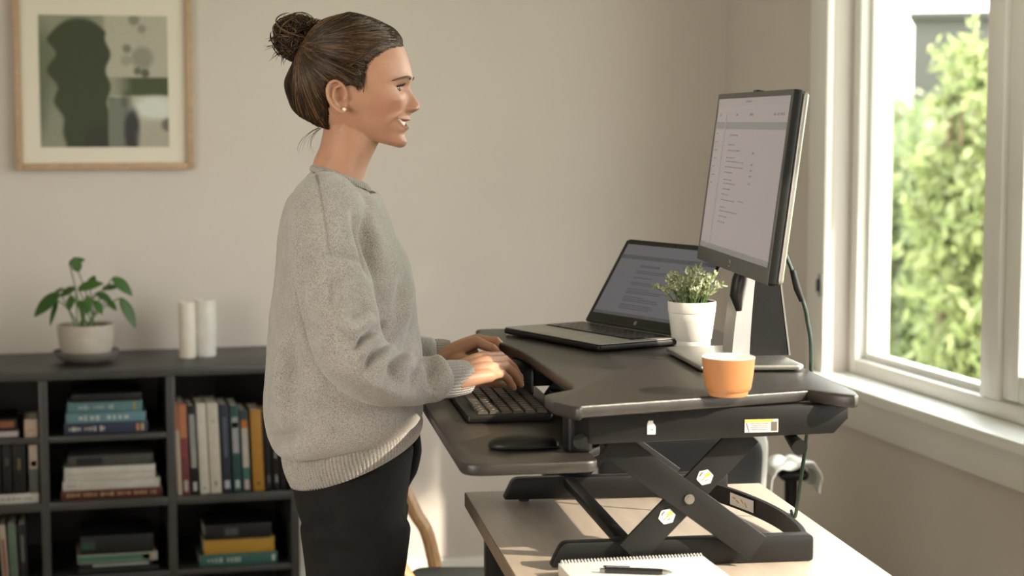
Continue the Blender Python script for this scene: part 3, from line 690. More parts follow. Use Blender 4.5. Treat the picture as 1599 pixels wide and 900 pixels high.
for i, (r_, k, w) in enumerate(layout):
    s0 = KS0+.003+rp*r_+.0009; s1 = s0+rp-.0018; t0 = KT0+.004+kp*k+.0007; t1 = t0+kp*w-.0014
    h = .0175+.0012*r_/rows
    b = MB(); b.add([(s0, t0, .012), (s1, t0, .012), (s1, t1, .012), (s0, t1, .012), (s0+.0016, t0+.0014, h), (s1-.0016, t0+.0014, h), (s1-.0016, t1-.0014, h), (s0+.0016, t1-.0014, h)],
          [(0, 3, 2, 1), (4, 5, 6, 7), (0, 1, 5, 4), (1, 2, 6, 5), (2, 3, 7, 6), (3, 0, 4, 7)])
    if w < 3:
        ls, lt_ = (s0+s1)/2+.001, (t0+t1)/2; b.box(ls-.0022, ls+.0012, lt_-.0012, lt_+.0008, h, h+.0002, mi=1)
    if i < 98: b.build('key', [keycap, legend], kb, smooth=0)
    else: extra.add(b.v, b.f); extra.m[-len(b.f):] = b.m
if extra.v:
    o = extra.build('key', [keycap, legend], kb, smooth=0); o['kind'] = 'stuff'
MB().tube([(KS1-.002, KT0-.001, .007), (KS1-.002, KT0+.03, .007)], .0058, 12).build('tilt_foot', M['plastic'], kb)
ms = thing('computer_mouse', 'low black mouse on the lower tray in front of the keyboard', 'mouse', D(-.018, .185, ZTRAY), DROT)
rg_ = []
for z, sx in ((.001, .94), (.003, 1), (.008, .985), (.013, .88), (.017, .66), (.019, .36), (.0195, .06)):
    rg_.append([((.052*sx*math.copysign(abs(math.cos(a))**.8, math.cos(a))), (.030*sx*math.copysign(abs(math.sin(a))**.8, math.sin(a))), z) for a in np.linspace(0, 2*math.pi, 40, endpoint=False)])
MB().rings(rg_).build('body', M['plastic'], ms, smooth=60)
MB().tube([(.026, -.003, .0135), (.026, .003, .0135)], .005, 14).build('scroll_wheel', M['plastic'], ms)
MB().box(-.034, .050, -.0325, -.0295, .004, .006, .0008).build('side_line', M['plastic'], ms)

# ------------------------------------------------------------------ monitor
m_w, m_h = .534, .300
mc = np.array([.357+.018, .42, 1.2165])                         # middle of the lower edge
mo = thing('monitor', 'large widescreen monitor with pale document on screen tilted on a silver stand', 'monitor', D(.372, .50, ZTOP), DROT)
tilt = .126; yawm = .051
T_ = Matrix.Translation((.008, .014, 1.212-ZTOP)) @ Matrix.Rotation(-yawm, 4, 'Z') @ Matrix.Rotation(tilt, 4, 'Y')
# local axes of the head: x = depth (screen faces -x), y = width (far = +), z = up
b = MB().prism(rpoly([(-m_w/2, 0), (m_w/2, 0), (m_w/2, m_h), (-m_w/2, m_h)], .006), 0, .014, .003, 2, M=Matrix(((0, 0, 1, 0), (1, 0, 0, 0), (0, 1, 0, 0), (0, 0, 0, 1))))
def xf(b): b.v = [tuple(T_ @ Vector(p)) for p in b.v]; return b
xf(b).build('housing', M['plastic'], mo)
b = MB().prism(rpoly([(-m_w/2+.002, .002), (m_w/2-.002, .002), (m_w/2-.002, m_h-.002), (-m_w/2+.002, m_h-.002)], .008), .014, .026, .008, 3, M=Matrix(((0, 0, 1, 0), (1, 0, 0, 0), (0, 1, 0, 0), (0, 0, 0, 1))))
xf(b).build('back_shell', M['deck'], mo)
sx0, sx1, sz0, sz1 = -m_w/2+.012, m_w/2-.009, .026, m_h-.010
bz = MB(); x = -.0012
for (y0, y1, z0, z1) in ((-m_w/2+.001, sx0, .001, m_h-.001), (sx1, m_w/2-.001, .001, m_h-.001), (sx0, sx1, .001, sz0), (sx0, sx1, sz1, m_h-.001)): bz.box(x, .0005, y0, y1, z0, z1)
xf(bz).build('bezel', mat('grey_black_bezel', (.045, .042, .040), .38), mo, smooth=0)
SCRC = (.40, .335, .315)
scr = xf(MB().box(-.0004, .0004, sx0, sx1, sz0, sz1)).build('screen', emat('lit_screen', SCRC, .62, .3), mo, smooth=0)
def spage(y0, y1, z0, z1, mtl, mbk): mbk.box(-.0007, -.0004, y0, y1, z0, z1)
SW, SH = sx1-sx0, sz1-sz0
def sl(mb, u0, u1, v0, v1):  # u from the viewer's left on the screen (far = left), v from the top
    mb.box(-.0008, -.0004, sx1-u1*SW, sx1-u0*SW, sz1-v1*SH, sz1-v0*SH)
tb = MB(); sl(tb, 0, 1, .965, 1.0); sl(tb, 0, 1, .155, .20)
xf(tb).build('toolbar', emat('screen_bar', (.23, .22, .21), .55), mo, smooth=0)
tb = MB(); sl(tb, .0, 1, 0, .045); sl(tb, .14, .16, .10, .975)
xf(tb).build('title_bar', emat('screen_tint', (.36, .31, .30), .6), mo, smooth=0)
tx = MB(); rgt = random.Random(5); v = .235
sl(tx, .24, .36, .235, .247)
for k in range(15):
    v = .30+k*.036+(.012 if k in (2, 6, 11) else 0)
    u0 = .235; ln = rgt.choice((.08, .12, .2, .26, .10, .18))
    u = u0
    while u < u0+ln:
        w_ = rgt.uniform(.015, .05); sl(tx, u, min(u+w_, u0+ln), v, v+.0085); u += w_+.008
    if k in (1, 3, 4, 5, 6): sl(tx, .60, .625, v+.006, v+.018)
sl(tx, .49, .57, .655, .66)
for k in range(7): sl(tx, .03, .03+rgt.uniform(.02, .05), .23+k*.055, .237+k*.055)
for u in (.05, .3, .5, .52, .82, .86, .9, .93): sl(tx, u, u+.02, .10, .115)
sl(tx, .42, .50, .018, .03)
xf(tx).build('screen_text', emat('screen_ink', (.24, .205, .195), .55), mo, smooth=0)
em = MB().tube([(-.0012, .0, .013), (-.0022, .0, .013)], .0058, 24)
for (y0, z0, z1) in ((.0022, .0098, .0172), (-.0006, .0098, .0138), (-.0022, .0088, .0138)): em.box(-.0026, -.0020, y0-.0004, y0+.0004, z0, z1, mi=1)
em.box(-.0026, -.0020, -.0004, .0022, .0132, .0140, mi=1); em.box(-.0026, -.0020, -.0034, -.0022, .0132, .0140, mi=1); em.box(-.0026, -.0020, -.0034, -.0028, .0106, .0140, mi=1); em.box(-.0026, -.0020, -.0034, -.0022, .0102, .0110, mi=1)
xf(em).build('emblem', [M['silver'], M['plastic']], mo, smooth=0)
cmn = MB().box(.002, .016, -.012, .014, m_h-.001, m_h+.003, .0015); xf(cmn).build('top_camera', M['plastic'], mo)
# stand: base plate, hollow silver column with a black rear, neck plate
bp_ = rpoly([(-.082, .09), (-.082, -.15), (.084, -.165), (.084, .10)], .012)
MB().prism(bp_, .003, .0115, .0025, 2).build('stand_base', M['silver'], mo)
MB().prism(rpoly([(-.076, .08), (-.076, -.14), (.078, -.155), (.078, .09)], .012), .0002, .003).build('base_pad', M['plastic'], mo, smooth=0)
def col_shape(y0, y1, x_of, zs, M_, nm):
    r_ = [[(x_of(z)[0], y0, z), (x_of(z)[1], y0, z), (x_of(z)[1], y1, z), (x_of(z)[0], y1, z)] for z in zs]
    return MB().rings(r_).build(nm, M_, mo, smooth=30)
zs = np.linspace(.0115, .262, 16)
kz = lambda z: (z-.0115)/.25
col_shape(-.047, .047, lambda z: (.028+.022*kz(z)**1.5, .0925-.035*kz(z)), zs, M['black'], 'column')
bq = MB(); bq.rings([[(.0935-.035*kz(z), -.048, z), (.0965-.035*kz(z), -.048, z), (.0965-.035*kz(z), .048, z), (.0935-.035*kz(z), .048, z)] for z in zs]).build('column_spine', M['silver'], mo, smooth=30)
bq = MB(); r2 = []
for z in zs: x0_ = .028+.022*kz(z)**1.5; r2.append([(x0_-.026*(1-.5*kz(z)), -.030, z), (x0_-.0005, -.046, z), (x0_-.0005, .046, z), (x0_-.026*(1-.5*kz(z)), .03, z)])
bq.rings(r2).build('column_front', M['deck'], mo, smooth=30)
MB().tube([(.012, -.031, .085), (.004, -.0335, .11), (.008, -.0335, .135), (.016, -.031, .16)], [.006, .010, .011, .008], 12, flat=.7).build('cable_slot', M['plastic'], mo)
xfb = MB().box(.026, .048, -.05, .05, .085, .20, .006); xf(xfb).build('mount_plate', M['plastic'], mo)
MB().tube(smooth_path([(.052, 0, .215), (.05, 0, .232), (.035, 0, .236)], 5), .014, 12).build('tilt_hinge', M['steel'], mo)
cb = thing('monitor_cable', 'thin dark green cable hanging behind the monitor stand over the riser edge', 'cable', D(.462, .44, ZTOP), DROT)
MB().tube(smooth_path([(-.032, -.052, .20), (-.012, -.056, .15), (.006, -.058, .10), (.012, -.056, .075), (.018, -.055, .045), (.020, -.053, .010), (.021, -.05, -.035), (.022, -.03, -.12), (.022, .0, -.2), (.024, .03, -.262), (.03, .07, -.2625)], 8), .0032, 8).build('cord', M['cable'], cb)
MB().tube([(-.014, -.056, .158), (-.006, -.057, .128), (.002, -.058, .108)], [.005, .006, .0045], 10).build('plug', M['plastic'], cb)

# ------------------------------------------------------------------ laptop
la = np.array([.054, .894]); lb_ = np.array([.179, .612]); dvec = lb_-la; lw = np.linalg.norm(dvec); phi = math.atan2(dvec[1], dvec[0])
lp = thing('laptop', 'open black laptop with silver deck and document on screen, angled on the riser', 'laptop', D(la[0], la[1], ZTOP), DROT+phi)
LD = .192                                                      # local x along the front edge, y towards the hinge
MB().prism(rpoly([(0, 0), (lw, 0), (lw, LD), (0, LD)], .009), .003, .013, .003, 2).build('base', M['plastic'], lp)
MB().prism(rpoly([(.001, .001), (lw-.001, .001), (lw-.001, LD-.012), (.001, LD-.012)], .008), .013, .0152, .0008, 1).build('deck', M['deck'], lp)
MB().box(.018, lw-.018, .082, LD-.022, .0152, .0157).build('key_well', M['plastic'], lp, smooth=0)
MB().box(lw/2-.05, lw/2+.05, .012, .072, .0152, .0155).build('touchpad', mat('touchpad_grey', (.33, .315, .30), .3, .4), lp, smooth=0)
extra = MB(); kk = 0
for r_ in range(6):
    for c_ in range(15):
        x0, y0 = .021+c_*(lw-.042)/15, .085+r_*(LD-.110)/6
        b = MB().box(x0, x0+(lw-.042)/15-.003, y0, y0+(LD-.110)/6-.003, .0157, .0172, .0006, 1)
        b.build('key', M['glossblack'], lp)
for x0 in (.03, lw-.03):
    for y0 in (.02, LD-.02): MB().lathe([(.006, 0), (.006, .003)], 12, (x0, y0, .0002)).build('rubber_foot', M['plastic'], lp)
LL, lean = .182, math.radians(33)
TL = Matrix.Translation((0, LD-.006, .016)) @ Matrix.Rotation(-lean, 4, 'X')   # lid local: x width, z up the lid, y back
def xl_(b): b.v = [tuple(TL @ Vector(p)) for p in b.v]; return b
MXZ = Matrix(((1, 0, 0, 0), (0, 0, 1, 0), (0, 1, 0, 0), (0, 0, 0, 1)))
xl_(MB().prism(rpoly([(0, 0), (lw, 0), (lw, LL), (0, LL)], [.003, .003, .01, .01]), 0, .006, .0015, 2, M=MXZ)).build('lid', M['plastic'], lp)
bz = MB(); z0s, z1s = .020, LL-.011
for (x0, x1, z0, z1) in ((.001, .010, .001, LL-.004), (lw-.010, lw-.001, .001, LL-.004), (.010, lw-.010, .001, z0s), (.010, lw-.010, z1s, LL-.002)): bz.box(x0, x1, -.001, .0005, z0, z1)
xl_(bz).build('bezel', M['glossblack'], lp, smooth=0)
xl_(MB().box(.010, lw-.010, -.0004, .0005, z0s, z1s)).build('screen', emat('dim_laptop_screen', (.135, .130, .142), .75, .3), lp, smooth=0)
SWl, SHl = lw-.020, z1s-z0s
def ll_(mb, u0, u1, v0, v1): mb.box(.010+u0*SWl, .010+u1*SWl, -.0008, -.0003, z1s-v1*SHl, z1s-v0*SHl)
b = MB(); ll_(b, 0, 1, .15, .205); ll_(b, 0, 1, .955, 1); xl_(b).build('toolbar', emat('laptop_bar', (.085, .082, .09), .7), lp, smooth=0)
b = MB(); rgl = random.Random(9); ll_(b, .25, .46, .28, .31)
for k, (u1, vv) in enumerate(((.70, .36), (.68, .385), (.44, .45), (.71, .52), (.70, .545), (.47, .61), (.66, .64), (.60, .665), (.45, .72), (.60, .75), (.62, .775), (.58, .83), (.60, .855), (.56, .88))): ll_(b, .24, u1, vv, vv+.014)
xl_(b).build('screen_text', emat('laptop_ink', (.10, .096, .105), .7), lp, smooth=0)
b = MB().tube([(lw/2, -.001, .010), (lw/2, -.0018, .010)], .0045, 20); xl_(b).build('emblem', M['steel'], lp)
xl_(MB().tube([(lw/2, -.0008, LL-.006), (lw/2, -.0016, LL-.006)], .0022, 12)).build('webcam', M['glossblack'], lp)
MB().tube([(.02, LD-.004, .0145), (lw-.02, LD-.004, .0145)], .0055, 10).build('hinge', M['plastic'], lp)

# ------------------------------------------------------------------ cup, potted sprigs
cq = on_z(1139, 621, ZTOP); cq = (cq-DO)@E1, (cq-DO)@E2
cup = thing('cup', 'handleless terracotta cup with white inside on the riser', 'cup', D(cq[0]+.004, cq[1]+.022, ZTOP), 0)
MB().lathe([(.008, .0015), (.0275, .0), (.0288, .003), (.0286, .006), (.0318, .008), (.0335, .013), (.0362, .032), (.0376, .047), (.0384, .0555)], 56, caps=(True, False)).build('body', M['terracotta'], cup)
MB().lathe([(.0384, .0555), (.0379, .0566), (.0368, .0560), (.0355, .044), (.0335, .022), (.0290, .010), (.004, .008)], 56, caps=(False, True)).build('inside', M['cupwhite'], cup)
cq = on_z(1087, 543, ZTOP); cq = (cq-DO)@E1, (cq-DO)@E2
pt = thing('potted_heather', 'white ceramic pot of pale green and white sprigs beside the laptop', 'plant', D(cq[0], cq[1]+.033, ZTOP), 0)
MB().lathe([(.008, .001), (.0325, .0), (.0335, .002), (.0335, .010), (.0352, .012), (.0395, .045), (.0412, .058), (.0408, .0590), (.0420, .060), (.0427, .0775), (.0418, .0788), (.0400, .0780), (.0392, .068), (.01, .066)], 56, caps=(True, True)).build('pot', M['potwhite'], pt)
MB().lathe([(.0392, .064), (.039, .0705), (.02, .073), (.002, .074)], 32).build('soil', M['soil'], pt)
rgs = np.random.default_rng(12); st, lf, bd = MB(), MB(), MB()
for k in range(52):
    a = rgs.uniform(0, 6.28); r0 = rgs.uniform(0, .030); sp_ = rgs.uniform(.1, 1)
    p0 = np.array([r0*math.cos(a), r0*math.sin(a), .071]); L_ = rgs.uniform(.036, .070)
    out_ = np.array([math.cos(a), math.sin(a), 0])*sp_*.040
    p2 = p0+out_+np.array([0, 0, L_*(1-.28*sp_)]); p1 = (p0+p2)/2+np.array([0, 0, .012]); pa = bez(p0, p1, p2, 12)
    st.tube(pa, np.linspace(.0014, .0007, 12), 5)
    for i in range(3, 12):
        for q in range(3):
            ax = pa[min(i+1, 11)]-pa[i-1]; ax /= np.linalg.norm(ax); dr = rgs.normal(0, 1, 3); dr -= ax*(dr@ax); dr /= np.linalg.norm(dr)
            d2 = ax*.8+dr*.7; d2 /= np.linalg.norm(d2)
            leaf_blade(lf, pa[i], pa[i]+d2*rgs.uniform(.008, .013), .0022, dr, .3, .1, False, 4)
    if k % 4 != 3:
        for q in range(9): bd.ball(pa[-1]-(pa[-1]-pa[-3])*q*.28+rgs.normal(0, .0014, 3), rgs.uniform(.0016, .0027), u=8, v=6)
st.build('stem', M['stem'], pt); lf.build('foliage', M['sprig'], pt, smooth=180, fix=False); bd.build('blossom', M['bud'], pt)

# ------------------------------------------------------------------ notebook and pen
nb = thing('notebook', 'white spiral notebook lying open at the near edge of the desk', 'notebook', D(.026, .148, ZDESK), DROT+math.radians(3.2))
NW, NL = .222, .30
MB().box(0, NW, -NL, -.004, .0005, .0025, .0006).build('back_cover', mat('brown_card', (.20, .14, .09), .8), nb)
MB().box(.001, NW-.001, -NL+.001, -.003, .0025, .0195, .001).build('pages', M['pages'], nb)
MB().box(.001, NW-.001, -NL+.001, -.003, .0195, .0205, .0003).build('top_sheet', M['paper'], nb)
co = MB(); nco = 44
for k in range(nco):
    x = .006+k*(NW-.012)/(nco-1)
    co.tube([(x+.0006*math.sin(a), -.0045+.0085*math.cos(a), .0125+.0125*math.sin(a)) for a in np.linspace(-1.2, 4.6, 14)], .0008, 5)
co.build('coil', M['cupwhite'], nb)
pw = on_z(997, 892, ZDESK+.0205+.005); pl_ = ((pw-DO)@E1, (pw-DO)@E2)
pn = thing('pen', 'black ballpoint pen lying across the white notebook', 'pen', D(pl_[0], pl_[1], ZDESK+.0206), DROT+math.radians(-16))
MB().tube([(-.048, 0, .0048), (-.046, 0, .0048), (.030, 0, .0048), (.034, 0, .0048)], [.0040, .0046, .0046, .0042], 14).build('barrel', M['glossblack'], pn)
MB().tube([(.034, 0, .0048), (.046, 0, .0046), (.049, 0, .0045)], [.0042, .0020, .0007], 12).build('tip', M['steel'], pn)
MB().box(-.050, -.012, -.0012, .0012, .0100, .0112, .0004).box(-.050, -.046, -.0012, .0012, .0085, .0112, .0004).build('clip', M['plastic'], pn)
MB().tube([(-.055, 0, .0048), (-.048, 0, .0048)], .0026, 10).build('push_button', M['steel'], pn)

# ------------------------------------------------------------------ wooden chair with a dark seat behind the desk
cw = at_d(700, 885, 4.05)
ch = thing('wooden_chair', 'honey wood chair with dark seat, mostly hidden behind the woman\'s legs', 'chair', (cw[0]+.02, cw[1]-.24, 0), -YAW)
zs_ = cw[2]
MB().prism(rpoly([(-.17, -.24), (.17, -.24), (.17, .24), (-.17, .24)], .06), zs_-.05, zs_, .018, 4).build('seat', M['darkfab'], ch, smooth=60)
_q = [at_d(x_, y_, 3.72) for x_, y_ in ((575, 745), (605, 800), (633, 858), (660, 915))]
_a = Matrix.Rotation(YAW, 3, 'Z')
_q = [np.array(_a @ Vector([p[0]-ch.location.x, p[1]-ch.location.y, p[2]])) for p in _q]
for t_ in (-.262, .262):
    pth = [(p[0], t_, p[2]) for p in _q]+[(_q[-1][0]+.03, t_, .25), (_q[-1][0]-.0, t_, .0)]
    MB().tube(smooth_path(pth, 6), np.linspace(.021, .019, 31), 10, flat=.8).build('leg', M['chairwood'], ch)
    MB().tube(smooth_path([(.165, t_, zs_-.03), (.17, t_, .25), (.18, t_, .0)], 6), np.linspace(.019, .013, 13), 10, flat=.8).build('leg', M['chairwood'], ch)
    MB().box(_q[-1][0], .17, t_-.008, t_+.008, zs_-.075, zs_-.04, .005).build('seat_rail', M['chairwood'], ch)
MB().prism(rpoly([(-.25, .62), (.25, .62), (.25, .70), (-.25, .70)], .03), _q[0][0]-.012, _q[0][0]+.012, .008, 3, M=Matrix(((0, 0, 1, 0), (1, 0, 0, 0), (0, 1, 0, 0), (0, 0, 0, 1)))).build('backrest', M['darkfab'], ch)

# ------------------------------------------------------------------ black office chair beyond the desk, white towel over its arm
oc = np.array([1.445, 4.02]); oz = math.radians(-12)
of = thing('office_chair', 'black office chair with pale rimmed backrest beyond the desk below the window', 'chair', (oc[0], oc[1], 0), oz)
for k in range(5):
    a = 2*math.pi*k/5+.3; b = MB(); b.tube([(.03*math.cos(a), .03*math.sin(a), .10), (.29*math.cos(a), .29*math.sin(a), .065)], [.026, .018], 10); lg = b.build('leg', M['plastic'], of)
    MB().tube([(.285*math.cos(a)-.012*math.sin(a), .285*math.sin(a)+.012*math.cos(a), .029), (.285*math.cos(a)+.012*math.sin(a), .285*math.sin(a)-.012*math.cos(a), .029)], .0285, 16).build('caster', M['plastic'], lg)
MB().tube([(0, 0, .06), (0, 0, .40)], [.032, .025], 14).build('gas_column', M['plastic'], of)
MB().prism(rpoly([(-.24, -.23), (.24, -.23), (.24, .24), (-.24, .24)], .08), .40, .475, .03, 4).build('seat', M['chairblk'], of, smooth=60)
bk = []; 
def backp(off, m, nm, x0=-.20, x1=.158, z0=.52, z1=.755, bev=.02):
    b = MB().prism(rpoly([(x0, z0), (x1, z0), (x1+.012, z1), (x0-.012, z1)], .055), -.262+off[0], -.262+off[1], bev, 4, M=MXZ); return b.build(nm, m, of, smooth=60)
backp((0, .05), M['chairblk'], 'backrest'); backp((.05, .068), M['greyplast'], 'back_shell', -.213, .176, .51, .768, .006)
MB().box(-.04, .04, -.20, .02, .385, .40, .004).tube(smooth_path([(0, -.04, .39), (0, -.17, .42), (0, -.19, .52), (0, -.198, .58)], 5), .022, 10).build('back_support', M['plastic'], of)
for sgn in (-1, 1):
    b = MB().tube(smooth_path([(sgn*.20, .02, .39), (sgn*.275, .02, .41), (sgn*.285, .02, .50), (sgn*.285, .02, .60)], 5), .016, 10); b.box(sgn*.285-.035, sgn*.285+.035, -.03, .07, .60, .625, .012, 3); b.build('armrest', M['plastic'], of)
tw = thing('towel', 'crumpled white towel draped over the office chair arm', 'towel', (oc[0]+.285*math.cos(oz)-.02*math.sin(oz), oc[1]+.285*math.sin(oz)+.02*math.cos(oz), .6255), oz)
NU, NV = 60, 40; vs = []; fs = []
for i in range(NU):
    for j in range(NV):
        a = (i/(NU-1)-.5)*.19; y = (j/(NV-1)-.5)*.15; hw = .040
        if abs(a) < hw: x, z = a, .004
        else: d_ = abs(a)-hw; x, z = math.copysign(hw+.010*min(1, d_/.02)+.004*math.sin(y*48+a*9)*min(1, d_/.04)+.006, a), .004-d_
        n_ = noise.noise(Vector((a*22, y*22, 3.1))); vs.append((x+math.copysign(.010, a)*max(0, n_)*(abs(a) > hw), y*(1+.2*n_), z+.022*abs(n_)*(abs(a) < hw)+.012*max(0, n_)*(abs(a) < hw)))
for i in range(NU-1):
    for j in range(NV-1): fs.append((i*NV+j, i*NV+j+1, (i+1)*NV+j+1, (i+1)*NV+j))
to = MB().add(vs, fs).build('cloth', M['towel'], tw, smooth=180)
md = to.modifiers.new('thick', 'SOLIDIFY'); md.thickness = .003; md.offset = 1
# ================================================================== the woman
PO = np.array([-.25, .62])
person = thing('person', 'woman in grey knit sweater and black jeans standing and typing, hair in a bun', 'person', D(PO[0], PO[1], 0), DROT)
def PL(px, py, t=.62): q = on_t(px, py, t); return np.array([q[0]-PO[0], q[1]-PO[1], q[2]])   # picture point on the plane at depth t
PM = np.array(Matrix.Translation(Vector([float(x) for x in D(PO[0], PO[1], 0)])) @ Matrix.Rotation(DROT, 4, 'Z'))
def to_world(v): return v@PM[:3, :3].T+PM[:3, 3]
def verts_of(me): a = np.empty(len(me.vertices)*3, np.float32); me.vertices.foreach_get('co', a); return a.reshape(-1, 3).astype(float)
def set_verts(me, a): me.vertices.foreach_set('co', a.astype(np.float32).ravel()); me.update()
def normals_of(me): a = np.empty(len(me.vertices)*3, np.float32); me.vertex_normals.foreach_get('vector', a); return a.reshape(-1, 3).astype(float)
def fuse(mb, voxel, smooth_it=4, fac=.5, name='tmp'):
    """unite overlapping closed shapes into one continuous skin"""
    me = mb.mesh(name); b = bmesh.new(); b.from_mesh(me); bmesh.ops.recalc_face_normals(b, faces=b.faces[:]); b.to_mesh(me); b.free()
    o = bpy.data.objects.new(name, me); COL.objects.link(o)
    r = o.modifiers.new('r', 'REMESH'); r.mode = 'VOXEL'; r.voxel_size = voxel
    if smooth_it: q = o.modifiers.new('s', 'SMOOTH'); q.iterations = smooth_it; q.factor = fac
    dg = bpy.context.evaluated_depsgraph_get(); dg.update()
    me2 = bpy.data.meshes.new_from_object(o.evaluated_get(dg)); bpy.data.objects.remove(o); bpy.data.meshes.remove(me)
    me2.polygons.foreach_set('use_smooth', [True]*len(me2.polygons)); return me2
def laplace(me, V, it, f=.5, mask=None):
    e = np.empty(len(me.edges)*2, np.int32); me.edges.foreach_get('vertices', e); e = e.reshape(-1, 2)
    n = np.bincount(e.ravel(), minlength=len(V))[:, None]
    for _ in range(it):
        s_ = np.zeros_like(V); np.add.at(s_, e[:, 0], V[e[:, 1]]); np.add.at(s_, e[:, 1], V[e[:, 0]])
        d = (s_/np.maximum(n, 1)-V)*f; V = V+(d if mask is None else d*mask[:, None])
    return V
def itp(t, tab): tab = sorted(tab); return np.interp(t, [q[0] for q in tab], [q[1] for q in tab])
def sitp(x, xs, ys):
    """smooth (Catmull-Rom) interpolation through a table"""
    xs = np.asarray(xs, float); ys = np.asarray(ys, float); x = np.clip(np.asarray(x, float), xs[0], xs[-1])
    m = np.gradient(ys, xs); i = np.clip(np.searchsorted(xs, x, side='right')-1, 0, len(xs)-2); h = xs[i+1]-xs[i]; u = (x-xs[i])/h
    return (2*u**3-3*u**2+1)*ys[i]+(u**3-2*u**2+u)*h*m[i]+(-2*u**3+3*u**2)*ys[i+1]+(u**3-u**2)*h*m[i+1]

# ---- head: measured in thirds of a picture pixel (zx to the right, zy down) round the ear
HC = PL(550, 133.33); M3 = 2.987/2800/3
HYAW = math.radians(-14.5-4.5)-DROT
HR = np.array(Matrix.Rotation(HYAW, 3, 'Z'))
def hz(zx, zy, y=0.0): return np.array([(zx-450)*M3, y, (400-zy)*M3])            # head-local
def h2p(v): return np.asarray(v)@HR.T+HC
def p2h(v): return (np.asarray(v)-HC)@HR
ZF = [74, 86, 100, 140, 180, 215, 260, 310, 340, 360, 385, 405, 430, 470, 510, 540, 570, 600, 630, 660, 680, 692]
XFb = [500, 545, 575, 625, 662, 686, 705, 720, 725, 726, 719, 713, 711, 711, 711, 711, 708, 704, 698, 700, 696, 676]
BW = [.010, .030, .040, .055, .0635, .0675, .0705, .0725, .0730, .0730, .0725, .0720, .0715, .0695, .0660, .0625, .0585, .0545, .0490, .0420, .0350, .0270]
ZB = [74, 100, 150, 200, 250, 300, 350, 400, 450, 500, 540, 590]
XBb = [420, 350, 280, 235, 210, 195, 190, 196, 210, 235, 262, 310]
def zb_of(zf): return 74+(zf-74)*(590-74)/(692-74)
def ring(zf, n, inflate=0.0, xf_=None, xb_=None, nexp=2.25):
    xf = sitp(zf, ZF, XFb) if xf_ is None else xf_; zb = zb_of(zf); xb = sitp(zb, ZB, XBb) if xb_ is None else xb_
    w = sitp(zf, ZF, BW)+inflate; xc = 455+(-10 if zf < 300 else 0)
    nf = np.interp(zf, [74, 300, 420, 560, 692], [2.1, 2.5, 2.55, 2.2, 1.9]); nb_ = 2.1
    a = np.linspace(0, 2*math.pi, n, endpoint=False); c, s = np.cos(a), np.sin(a)
    ex = np.where(c >= 0, 2/nf, 2/nb_)
    X = np.where(c >= 0, (xf-xc)*M3+inflate, (xc-xb)*M3+inflate)*np.sign(c)*np.abs(c)**ex+(xc-450)*M3
    Y = w*np.sign(s)*np.abs(s)**ex
    zx = X/M3+450; u = np.clip((zx-xb)/(xf-xb), 0, 1); zy = zb+(zf-zb)*u
    return np.stack([X, Y, (400-zy)*M3], 1)
# midline of the face (nose, lips, chin)
PZ = [300, 340, 360, 385, 402, 412, 425, 445, 465, 480, 493, 505, 515, 523, 530, 538, 546, 553, 560, 567, 573, 581, 588, 595, 603, 611, 620, 630, 645, 660, 672, 684, 692]
PX = [719, 727, 729, 727, 722, 722, 728, 739, 752, 761, 767, 766, 758, 744, 729, 718, 717, 719, 719, 712, 705, 704, 705, 708, 708, 703, 695, 693, 697, 701, 700, 692, 672]
def face_detail(v):
    """v head-local -> displaced"""
    v = v.copy(); zy = 400-v[:, 2]/M3; y = v[:, 1]; ay = np.abs(y); fr = np.clip((v[:, 0]/M3+450-560)/70, 0, 1); fr = fr*fr*(3-2*fr)
    base = sitp(zy, ZF, XFb); mid = np.where(zy < 300, base, sitp(zy, PZ, PX)); d = (mid-base)*M3
    nw = np.interp(zy, [340, 400, 430, 470, 495, 515, 526, 540, 560, 600, 640, 690], [.020, .0085, .0085, .0105, .0125, .0150, .0130, .016, .022, .022, .020, .024])
    v[:, 0] += d*np.exp(-(ay/nw)**2.4)*fr
    def g(cy, cz, sy, sz): return np.exp(-((ay-cy)/sy)**2-((zy-cz)/sz)**2)*fr
    v[:, 0] += .0085*g(.0135, 506, .0055, 14); v[:, 0] -= .0022*g(.0205, 505, .0035, 16)                                   # nostril wings
    v[:, 1] += np.sign(y)*.0022*g(.0135, 508, .006, 14)
    v[:, 0] -= .0075*g(.0295, 415, .0145, 24); v[:, 0] -= .0045*g(.016, 408, .007, 20)   # eye sockets
    v[:, 0] += .0030*g(.028, 366, .020, 15)                                     # brow
    bump = .0050*g(.044, 468, .016, 42); v[:, 0] += bump; v[:, 1] += np.sign(y)*bump*.6   # smiling cheek
    v[:, 0] += .0020*g(.0, 660, .014, 16)
    return v
MW = .0350                                                                      # half width of the smiling mouth
def mouth_mid(ay): return 580-21*(ay/.031)**2
